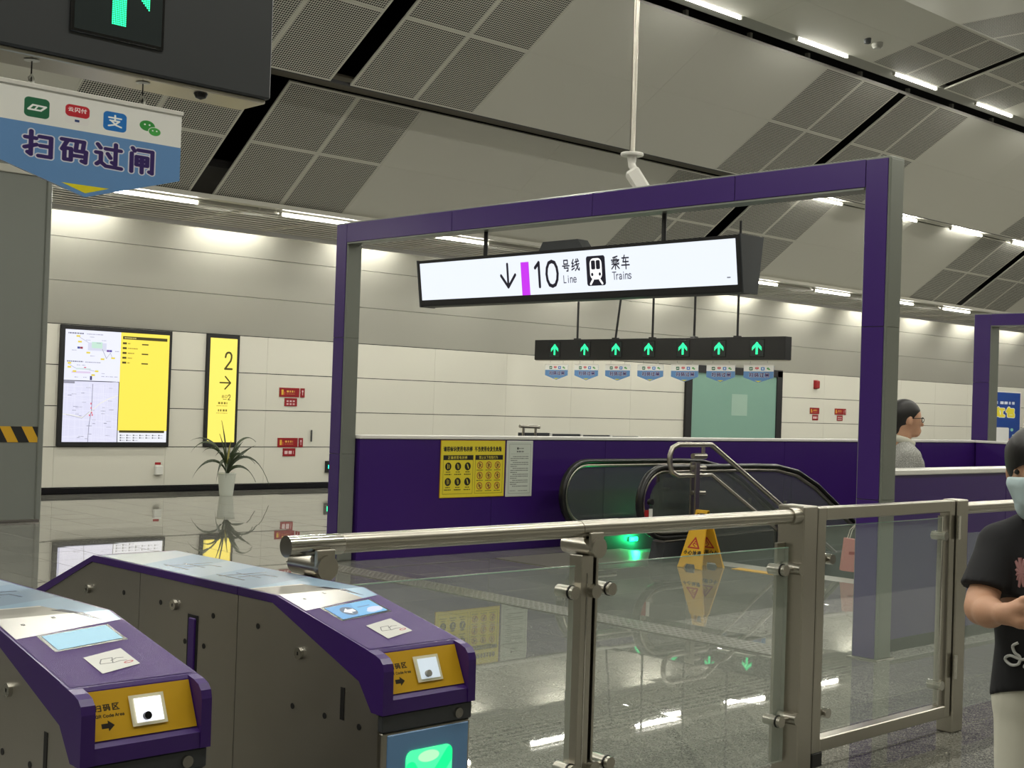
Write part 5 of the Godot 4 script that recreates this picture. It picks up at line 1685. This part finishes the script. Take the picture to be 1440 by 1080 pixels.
func finger(f: Field, pts: Array, r: float) -> void:
	for i in pts.size() - 1:
		f.bone(pts[i], pts[i + 1], r * (1.0 - 0.1 * i), r * (0.94 - 0.1 * i), 0.004)


func build_people() -> void:
	mat("skin", rgb(196, 150, 122), 0.55, 0.0, {"subsurf_scatter_enabled": true, "subsurf_scatter_strength": 0.08})
	mat("hair", rgb(20, 17, 17), 0.5)
	mat("black_cloth", rgb(26, 26, 30), 0.85)
	mat("white_cloth", rgb(206, 204, 190), 0.85)
	mat("mask", rgb(190, 210, 214), 0.8)
	mat("shirt", rgb(212, 212, 206), 0.85)
	M.shirt.albedo_texture = noise_tex(256, 0.2, FastNoiseLite.TYPE_CELLULAR, 0.5, 1.0, 9, 1)
	M.shirt.uv1_triplanar = true
	M.shirt.uv1_scale = Vector3(2.6, 2.6, 2.6)
	mat("dark_cloth", rgb(34, 34, 40), 0.85)
	mat("pink_paper", rgb(206, 132, 126), 0.6)
	mat("shirt_print", rgb(176, 130, 130), 0.8)
	mat("shirt_letters", rgb(206, 208, 206), 0.8)
	woman()
	man()
	stair_person()


func woman() -> void:
	# stands by the swing gate, facing the camera; x to the right of the picture, z towards it
	var o := thing("person", "person in black printed T-shirt, white trousers and pale face mask", "person", Vector3(3.571, 0, -1.645), "", deg_to_rad(-43.4))
	var b := L()
	var f := Field.new(Vector3(-0.26, 0.0, -0.14), Vector3(0.26, 1.4, 0.2), 0.013)
	for s in [-1.0, 1.0]:
		f.bone(Vector3(s * 0.05, 0.92, 0), Vector3(s * 0.045, 1.12, 0.01), 0.07, 0.066, 0.03)
		f.bone(Vector3(s * 0.045, 1.12, 0.01), Vector3(s * 0.065, 1.25, 0.0), 0.066, 0.055, 0.03)
		f.bone(Vector3(s * 0.07, 1.265, 0), Vector3(s * 0.12, 1.25, 0), 0.04, 0.04, 0.03)
		f.bone(Vector3(s * 0.055, 0.88, 0), Vector3(s * 0.062, 0.48, 0.015), 0.06, 0.045, 0.03)
		f.bone(Vector3(s * 0.062, 0.48, 0.015), Vector3(s * 0.068, 0.09, -0.01), 0.042, 0.03, 0.02)
		f.bone(Vector3(s * 0.068, 0.045, -0.03), Vector3(s * 0.08, 0.035, 0.14), 0.036, 0.03, 0.02)
		f.bone(Vector3(s * 0.13, 1.25, 0), Vector3(s * 0.185, 1.12, 0.06), 0.042, 0.042, 0.025)
	f.bone(Vector3(0, 1.27, 0), Vector3(0, 1.38, 0.012), 0.05, 0.045, 0.03)
	f.fill(b)
	# forearms reaching forward and hands that pinch a thin lanyard in front of the belly
	for s in [-1.0, 1.0]:
		var h := Field.new(Vector3(minf(s * 0.02, s * 0.26), 1.0, 0.0), Vector3(maxf(s * 0.02, s * 0.26), 1.2, 0.36), 0.0048)
		var elbow := Vector3(s * 0.196, 1.094, 0.085)
		var wrist := Vector3(s * 0.186, 1.1, 0.218)
		h.bone(Vector3(s * 0.186, 1.12, 0.06), elbow, 0.043, 0.041, 0.02)
		h.bone(elbow, Vector3(s * 0.2, 1.092, 0.15), 0.042, 0.036, 0.02)
		h.bone(Vector3(s * 0.2, 1.092, 0.15), wrist, 0.036, 0.024, 0.02)
		var palm := Vector3(s * 0.158, 1.104, 0.248)
		h.bone(wrist, palm + Vector3(0, 0.016, 0), 0.023, 0.02, 0.012)
		h.bone(wrist, palm + Vector3(0, -0.018, 0), 0.023, 0.019, 0.012)
		for k in 4:
			var y := 0.026 - k * 0.019
			var kn := palm + Vector3(s * -0.016, y, 0.016)
			var len := [0.032, 0.036, 0.033, 0.026][k] as float
			finger(h, [palm + Vector3(0, y * 0.8, 0), kn, kn + Vector3(-s * len, -0.006 - k * 0.001, 0.006), kn + Vector3(-s * (len + 0.012), -0.01, -0.012), kn + Vector3(-s * (len + 0.002), -0.013, -0.024)], [0.0098, 0.0102, 0.0098, 0.0086][k])
		finger(h, [wrist + Vector3(-s * 0.012, 0.02, 0.01), palm + Vector3(-s * 0.006, 0.038, 0.006), palm + Vector3(-s * 0.034, 0.036, 0.008), palm + Vector3(-s * 0.056, 0.024, 0.006)], 0.0112)
		h.fill(b)
	# head, turned to the left of the picture and down
	var turn := Transform3D(Basis.from_euler(Vector3(0.14, deg_to_rad(-36), 0.0)), Vector3.ZERO)
	turn.origin = Vector3(-0.02, 1.42, 0.005) - turn.basis * Vector3(0, 1.42, 0.0)
	var g := Field.new(Vector3(-0.11, 1.3, -0.12), Vector3(0.11, 1.6, 0.16), 0.0065)
	g.ball(Vector3(0, 1.49, 0.01), Vector3(0.074, 0.088, 0.094), 0.02)
	g.bone(Vector3(0, 1.43, 0.045), Vector3(0, 1.385, 0.062), 0.055, 0.036, 0.03)
	g.bone(Vector3(0, 1.32, 0.0), Vector3(0, 1.42, 0.01), 0.048, 0.046, 0.02)
	g.bone(Vector3(0, 1.478, 0.1), Vector3(0, 1.44, 0.122), 0.009, 0.013, 0.012)
	for s in [-1.0, 1.0]:
		g.ball(Vector3(s * 0.076, 1.455, 0.012), Vector3(0.01, 0.03, 0.018), 0.008)
		g.ball(Vector3(s * 0.032, 1.472, 0.094), Vector3(0.014, 0.008, 0.01), 0.006)
		g.bone(Vector3(s * 0.016, 1.492, 0.1), Vector3(s * 0.05, 1.494, 0.085), 0.006, 0.006, 0.01)
	b.xf = turn
	g.fill(b)
	b.xf = Transform3D()
	part(o, "body", b, M.skin)
	for s in [-1.0, 1.0]:
		var e := L()
		e.xf = turn
		part(o, "eye", e.lathe([Vector2(0, -0.008), Vector2(0.007, -0.004), Vector2(0.008, 0), Vector2(0.007, 0.004), Vector2(0, 0.008)], Vector3(s * 0.032, 1.472, 0.099), 10), M.hair)
	# clothes
	var t := Field.new(Vector3(-0.26, 0.8, -0.17), Vector3(0.26, 1.38, 0.2), 0.0085)
	for s in [-1.0, 1.0]:
		t.bone(Vector3(s * 0.046, 0.85, 0.005), Vector3(s * 0.04, 1.06, 0.015), 0.09, 0.082, 0.04)
		t.bone(Vector3(s * 0.042, 1.06, 0.02), Vector3(s * 0.06, 1.22, 0.005), 0.084, 0.076, 0.04)
		t.bone(Vector3(s * 0.055, 1.3, -0.005), Vector3(s * 0.122, 1.258, 0), 0.045, 0.052, 0.035)
		t.bone(Vector3(s * 0.125, 1.255, 0), Vector3(s * 0.186, 1.12, 0.055), 0.054, 0.066, 0.025)
		t.cut(Vector3(s * 0.184, 1.142, 0.05), Vector3(s * 0.28, -1.0, 0.3), 0.1)
	t.bone(Vector3(-0.03, 1.0, 0.075), Vector3(0.03, 1.0, 0.075), 0.035, 0.035, 0.05)
	t.cut(Vector3(0, 0.85, 0), Vector3(0, -1, 0.35))
	t.cut(Vector3(0, 1.338, 0.03), Vector3(0, 1, 0.35), 0.075)
	part(o, "t_shirt", t.fill(L()), M.black_cloth)
	var q := Field.new(Vector3(-0.22, 0.06, -0.15), Vector3(0.22, 0.95, 0.18), 0.0125)
	for s in [-1.0, 1.0]:
		q.bone(Vector3(s * 0.045, 0.93, 0), Vector3(s * 0.048, 0.84, 0), 0.076, 0.078, 0.03)
		q.bone(Vector3(s * 0.05, 0.84, 0), Vector3(s * 0.06, 0.48, 0.012), 0.074, 0.056, 0.02)
		q.bone(Vector3(s * 0.06, 0.48, 0.012), Vector3(s * 0.068, 0.1, -0.005), 0.056, 0.05, 0.012)
	q.cut(Vector3(0, 0.1, 0), Vector3.DOWN)
	part(o, "trousers", q.fill(L()), M.white_cloth)
	var hr := Field.new(Vector3(-0.13, 1.25, -0.16), Vector3(0.13, 1.62, 0.14), 0.0065)
	hr.ball(Vector3(0.0, 1.496, 0.006), Vector3(0.083, 0.094, 0.11), 0.01)
	hr.ball(Vector3(0.0, 1.53, 0.05), Vector3(0.066, 0.05, 0.066), 0.02)
	for s in [-1.0, 1.0]:
		hr.bone(Vector3(s * 0.058, 1.52, 0.04), Vector3(s * 0.07, 1.44, 0.004), 0.016, 0.012, 0.02)
		hr.bone(Vector3(s * 0.04, 1.48, -0.05), Vector3(s * 0.035, 1.36, -0.06), 0.045, 0.03, 0.03)
	hr.dig(Vector3(0.0, 1.395, 0.12), Vector3(0.076, 0.1, 0.1))
	var hm := L()
	hm.xf = turn
	part(o, "hair", hr.fill(hm), M.hair)
	var m := Field.new(Vector3(-0.1, 1.33, 0.0), Vector3(0.1, 1.5, 0.17), 0.006)
	m.bone(Vector3(0, 1.43, 0.054), Vector3(0, 1.38, 0.06), 0.072, 0.05, 0.02)
	m.bone(Vector3(0, 1.445, 0.11), Vector3(0, 1.4, 0.108), 0.018, 0.022, 0.03)
	m.cut(Vector3(0, 1.452, 0.07), Vector3(0, 1, -0.2))
	m.cut(Vector3(0, 1.41, 0.022), Vector3(0, 0, -1))
	var mm := L()
	mm.xf = turn
	part(o, "face_mask", m.fill(mm), M.mask)
	# print on the shirt: a flower and a line of script
	var pr := L()
	for k in 11:
		var a := TAU * k / 11.0
		pr.sweep([Vector3(-0.092, 1.19, 0.078), Vector3(-0.092 + cos(a) * 0.02, 1.19 + sin(a) * 0.04, 0.078 + cos(a) * 0.014 - absf(sin(a)) * 0.003)], 0.006, 0.006, 6)
	part(o, "flower_print", pr, M.shirt_print)
	var lt := L()
	# looping handwriting, in points of the shirt's front; smoothed between them
	var script := [[-0.098, 1.005, -0.108, 0.995, -0.104, 0.978, -0.094, 0.968, -0.096, 0.95, -0.11, 0.944, -0.12, 0.956, -0.112, 0.968, -0.09, 0.962, -0.078, 0.968, -0.076, 0.956, -0.084, 0.944, -0.07, 0.942, -0.062, 0.954, -0.056, 0.96, -0.05, 0.95, -0.058, 0.938, -0.047, 0.938, -0.04, 0.956, -0.036, 0.936, -0.026, 0.952, -0.022, 0.934, -0.012, 0.936], [-0.008, 0.952, 0.0, 0.934, 0.01, 0.952, 0.018, 0.934, 0.03, 0.95, 0.04, 0.936]]
	for w in script:
		var pts := []
		var raw := []
		for i in range(0, w.size(), 2):
			raw.append(Vector2(w[i], w[i + 1]))
		for i in raw.size() - 1:
			for k in 4:
				var v: Vector2 = (raw[i] as Vector2).cubic_interpolate(raw[i + 1], raw[maxi(0, i - 1)], raw[mini(raw.size() - 1, i + 2)], k / 4.0)
				pts.append(Vector3(v.x, v.y, 0.09 + sqrt(maxf(0.0, 0.0066 - pow(maxf(0.0, absf(v.x) - 0.045), 2))) - 0.066))
		lt.sweep(pts, 0.0042, -1.0, 6)
	part(o, "script_print", lt, M.shirt_letters)
	var ln := thing("lanyard", "thin pale cord held in the hands of the person in black", "cord", Vector3(3.571, 0, -1.645), "", deg_to_rad(-43.4))
	part(ln, "cord", L().sweep([Vector3(-0.105, 1.11, 0.262), Vector3(-0.1, 1.07, 0.27), Vector3(-0.098, 1.0, 0.26), Vector3(-0.085, 0.975, 0.255), Vector3(-0.072, 1.0, 0.26), Vector3(-0.07, 1.07, 0.27), Vector3(-0.06, 1.125, 0.266), Vector3(0.0, 1.11, 0.27), Vector3(0.1, 1.11, 0.262)], 0.004, -1.0, 6), M.white_cloth)


func man() -> void:
	# walks away to the right behind the nearer parapet
	var o := thing("person", "person with short black hair and glasses in a pale patterned shirt", "person", Vector3(8.93, 0, -5.19), "", deg_to_rad(-43.4))
	var b := L()
	var f := Field.new(Vector3(-0.3, 0.0, -0.3), Vector3(0.3, 1.48, 0.3), 0.017)
	for s in [-1.0, 1.0]:
		f.bone(Vector3(0.0, 0.95, s * 0.08), Vector3(-0.01, 1.25, s * 0.09), 0.11, 0.11, 0.04)
		f.bone(Vector3(-0.01, 1.3, s * 0.09), Vector3(-0.01, 1.29, s * 0.18), 0.07, 0.055, 0.04)
		f.bone(Vector3(-0.01, 1.29, s * 0.2), Vector3(-0.03, 1.03, s * 0.22), 0.05, 0.043, 0.03)
		f.bone(Vector3(-0.03, 1.03, s * 0.22), Vector3(0.06, 0.8, s * 0.21), 0.042, 0.03, 0.02)
		f.bone(Vector3(0.06, 0.8, s * 0.21), Vector3(0.1, 0.72, s * 0.2), 0.035, 0.03, 0.02)
		for k in 4:
			f.bone(Vector3(0.09 + k * 0.012 - 0.02, 0.73, s * 0.2), Vector3(0.1 + k * 0.014 - 0.02, 0.64, s * 0.19), 0.012, 0.01, 0.004)
		f.bone(Vector3(0, 0.95, s * 0.09), Vector3(s * 0.1, 0.5, s * 0.09), 0.1, 0.065, 0.03)
		f.bone(Vector3(s * 0.1, 0.5, s * 0.09), Vector3(s * 0.14 - 0.04, 0.1, s * 0.09), 0.06, 0.042, 0.02)
		f.bone(Vector3(s * 0.14 - 0.06, 0.045, s * 0.09), Vector3(s * 0.14 + 0.13, 0.04, s * 0.1), 0.045, 0.038, 0.02)
	f.fill(b)
	var g := Field.new(Vector3(-0.16, 1.36, -0.13), Vector3(0.18, 1.76, 0.13), 0.009)
	g.ball(Vector3(-0.005, 1.59, 0), Vector3(0.115, 0.11, 0.088), 0.02)
	g.bone(Vector3(0.05, 1.53, 0), Vector3(0.07, 1.475, 0), 0.058, 0.04, 0.03)
	g.bone(Vector3(-0.03, 1.38, 0), Vector3(-0.015, 1.52, 0), 0.066, 0.062, 0.03)
	g.bone(Vector3(0.1, 1.565, 0), Vector3(0.122, 1.53, 0), 0.01, 0.014, 0.012)
	g.bone(Vector3(0.096, 1.49, 0), Vector3(0.102, 1.485, 0), 0.018, 0.016, 0.012)
	for s in [-1.0, 1.0]:
		g.ball(Vector3(0.005, 1.555, s * 0.088), Vector3(0.022, 0.036, 0.012), 0.008)
	g.fill(b)
	part(o, "body", b, M.skin)
	var t := Field.new(Vector3(-0.26, 0.86, -0.33), Vector3(0.24, 1.48, 0.33), 0.014)
	for s in [-1.0, 1.0]:
		t.bone(Vector3(0.0, 0.92, s * 0.085), Vector3(-0.012, 1.22, s * 0.095), 0.13, 0.128, 0.05)
		t.bone(Vector3(-0.015, 1.345, s * 0.05), Vector3(-0.012, 1.3, s * 0.19), 0.07, 0.066, 0.05)
		t.bone(Vector3(-0.01, 1.29, s * 0.2), Vector3(-0.028, 1.08, s * 0.22), 0.066, 0.072, 0.03)
	t.cut(Vector3(0, 0.9, 0), Vector3.DOWN)
	part(o, "shirt", t.fill(L()), M.shirt)
	part(o, "collar", L().sweep([Vector3(-0.09, 1.43, 0.0), Vector3(-0.075, 1.425, 0.055), Vector3(-0.02, 1.41, 0.08), Vector3(0.045, 1.385, 0.05), Vector3(0.06, 1.375, 0.0), Vector3(0.045, 1.385, -0.05), Vector3(-0.02, 1.41, -0.08), Vector3(-0.075, 1.425, -0.055)], 0.014, 0.026, 8, true, Vector3.ZERO), M.white_cloth)
	var q := Field.new(Vector3(-0.28, 0.06, -0.24), Vector3(0.28, 1.0, 0.24), 0.016)
	for s in [-1.0, 1.0]:
		q.bone(Vector3(0, 0.96, s * 0.085), Vector3(s * 0.1, 0.5, s * 0.09), 0.122, 0.085, 0.03)
		q.bone(Vector3(s * 0.1, 0.5, s * 0.09), Vector3(s * 0.14 - 0.04, 0.09, s * 0.09), 0.085, 0.066, 0.02)
	part(o, "trousers", q.fill(L()), M.dark_cloth)
	var h := Field.new(Vector3(-0.16, 1.44, -0.13), Vector3(0.16, 1.76, 0.13), 0.009)
	h.ball(Vector3(-0.014, 1.6, 0), Vector3(0.122, 0.118, 0.096), 0.01)
	h.bone(Vector3(-0.07, 1.56, 0), Vector3(-0.072, 1.49, 0), 0.066, 0.05, 0.02)
	h.dig(Vector3(0.11, 1.53, 0), Vector3(0.092, 0.1, 0.2))
	h.dig(Vector3(0.005, 1.545, 0.1), Vector3(0.028, 0.042, 0.04))
	h.dig(Vector3(0.005, 1.545, -0.1), Vector3(0.028, 0.042, 0.04))
	part(o, "hair", h.fill(L()), M.hair)
	var gl := L()
	for s in [-1.0, 1.0]:
		gl.sweep([Vector3(0.0, 1.575, s * 0.094), Vector3(0.1, 1.578, s * 0.08), Vector3(0.112, 1.575, s * 0.07)], 0.003, -1.0, 6)
		var ring := []
		for k in 10:
			ring.append(Vector3(0.116 - 0.004 * absf(sin(TAU * k / 10)), 1.565 + 0.018 * sin(TAU * k / 10), s * 0.04 + 0.026 * cos(TAU * k / 10)))
		gl.sweep(ring, 0.003, -1.0, 6, true)
	part(o, "glasses", gl, M.black)


func stair_person() -> void:
	# on the stairs behind the portal's post: only an arm and a pink bag come out beside it
	var at := Vector3(11.86, -0.32, -7.1)
	var o := thing("person", "person in dark clothes on the stairs behind the portal post", "person", at, "", deg_to_rad(-43.4))
	var b := L()
	var f := Field.new(Vector3(-0.32, 0.0, -0.2), Vector3(0.3, 1.72, 0.2), 0.02)
	for s in [-1.0, 1.0]:
		f.bone(Vector3(s * 0.07, 0.9, 0), Vector3(s * 0.08, 1.25, 0), 0.1, 0.09, 0.04)
		f.bone(Vector3(s * 0.09, 1.32, 0), Vector3(s * 0.16, 1.3, 0), 0.06, 0.05, 0.04)
		f.bone(Vector3(s * 0.17, 1.3, 0), Vector3(s * 0.2, 1.05, 0), 0.048, 0.04, 0.02)
		f.bone(Vector3(s * 0.2, 1.05, 0), Vector3(s * 0.21, 0.84, 0.03), 0.04, 0.028, 0.02)
		f.bone(Vector3(s * 0.21, 0.84, 0.03), Vector3(s * 0.21, 0.76, 0.04), 0.032, 0.026, 0.02)
		f.bone(Vector3(s * 0.08, 0.9, 0), Vector3(s * 0.09, 0.48, 0.02), 0.095, 0.06, 0.03)
		f.bone(Vector3(s * 0.09, 0.48, 0.02), Vector3(s * 0.09, 0.1, 0), 0.055, 0.04, 0.02)
		f.bone(Vector3(s * 0.09, 0.05, -0.04), Vector3(s * 0.1, 0.04, 0.13), 0.045, 0.036, 0.02)
	f.bone(Vector3(0, 1.32, 0), Vector3(0, 1.45, 0), 0.055, 0.052, 0.03)
	f.ball(Vector3(0, 1.55, 0.01), Vector3(0.08, 0.115, 0.095), 0.03)
	f.bone(Vector3(0, 1.54, 0.1), Vector3(0, 1.52, 0.112), 0.012, 0.014, 0.02)
	f.fill(b)
	part(o, "body", b, M.skin)
	var t := Field.new(Vector3(-0.32, 0.06, -0.2), Vector3(0.32, 1.46, 0.2), 0.02)
	for s in [-1.0, 1.0]:
		t.bone(Vector3(s * 0.07, 0.86, 0), Vector3(s * 0.08, 1.25, 0), 0.125, 0.11, 0.05)
		t.bone(Vector3(s * 0.06, 1.34, 0), Vector3(s * 0.165, 1.3, 0), 0.07, 0.066, 0.04)
		t.bone(Vector3(s * 0.17, 1.3, 0), Vector3(s * 0.205, 0.9, 0.02), 0.066, 0.05, 0.02)
		t.bone(Vector3(s * 0.08, 0.88, 0), Vector3(s * 0.09, 0.12, 0), 0.11, 0.06, 0.03)
	part(o, "clothes", t.fill(L()), M.dark_cloth)
	var h := Field.new(Vector3(-0.13, 1.36, -0.16), Vector3(0.13, 1.72, 0.16), 0.02)
	h.ball(Vector3(0, 1.575, -0.015), Vector3(0.095, 0.118, 0.105), 0.01)
	h.dig(Vector3(0, 1.5, 0.12), Vector3(0.075, 0.12, 0.09))
	part(o, "hair", h.fill(L()), M.hair)
	var bag := thing("paper_bag", "pink paper shopping bag with cord handles on the stairs", "bag", at + Vector3(-0.22, 0.36, -0.208), "", deg_to_rad(-43.4))
	var poly := [Vector2(-0.115, 0.0), Vector2(0.1, -0.02), Vector2(0.11, 0.3), Vector2(-0.08, 0.32)]
	part(bag, "sack", L().prism(poly, Transform3D(), -0.05, 0.05), M.pink_paper)
	for z in [-0.04, 0.04]:
		part(bag, "handle", L().sweep([Vector3(-0.05, 0.3, z), Vector3(-0.02, 0.4, z), Vector3(0.02, 0.45, z * 0.3), Vector3(0.05, 0.4, z), Vector3(0.07, 0.3, z)], 0.005, -1.0, 6), M.white_cloth)
	part(bag, "print", L().quad(Vector3(-0.05, 0.16, 0.0505), Vector3(0.06, 0.16, 0.0505), Vector3(0.06, 0.19, 0.0505), Vector3(-0.05, 0.19, 0.0505), Vector3.BACK), M.red)


func _ready() -> void:
	rng.seed = 11
	# camera
	cam = Camera3D.new()
	cam.name = "camera"
	cam.fov = 31.9894
	cam.near = 0.05
	cam.far = 120.0
	cam.rotation_order = EULER_ORDER_YXZ
	cam.rotation_degrees = Vector3(0.757891, -43.414391, 1.899512)
	cam.position = Vector3(0, 1.6, 0)
	add_child(cam)
	cam.current = true
	# surroundings: a closed hall below ground, no sky
	var we := WorldEnvironment.new()
	we.name = "environment"
	var env := Environment.new()
	env.background_mode = Environment.BG_COLOR
	env.background_color = Color(0.01, 0.01, 0.01)
	env.ambient_light_source = Environment.AMBIENT_SOURCE_DISABLED
	env.tonemap_mode = Environment.TONE_MAPPER_LINEAR
	env.tonemap_exposure = 1.6
	env.sdfgi_enabled = true
	env.ssao_enabled = true
	env.ssil_enabled = true
	we.environment = env
	add_child(we)
	make_materials()
	# the tube lamps of the hall: along the soffit, in the two slots of the vault, mirrored on the near side
	lamp_row(-15.68, 4.08, 10.33, 2.585, 1.3, 2.2, "tube light along the slatted soffit by the far wall", "tubes along the soffit")
	lamp_row(-13.74, 5.42, 19.88, 2.646, 1.3, 1.2, "tube light in the narrow slot between the sloping ceiling panels", "tubes in the lower ceiling slot", -0.8, 18.0)
	lamp_row(-10.58, 6.64, 15.1, 2.48, 1.23, 3.4, "tube light in the wide black slot high in the vault", "tubes in the upper ceiling slot", -0.4)
	lamp_row(-4.6, 6.64, 15.1, 2.48, 1.23, 3.4, "tube light in the slot on the near side of the vault", "tubes in the near ceiling slot", 0.12)
	lamp_row(-1.5, 5.4, 15.1, 2.6, 1.3, 2.2, "tube light low on the near side of the vault", "tubes in the near lower slot")
	lamp_row(-17.97, 4.24, 10.45, 2.6, 1.3, 1.3, "wall washing tube hidden behind the soffit trim", "wall washers above the far wall")
	build_ceiling()
	build_wall()
	build_floor()
	build_pit()
	build_pillar()
	build_portals()
	build_line_sign()
	build_lane_signs()
	build_cctv()
	build_wall_things()
	build_plant()
	build_escalator()
	build_stair_rail()
	build_wet_sign()
	build_fence()
	build_gates()
	build_people()
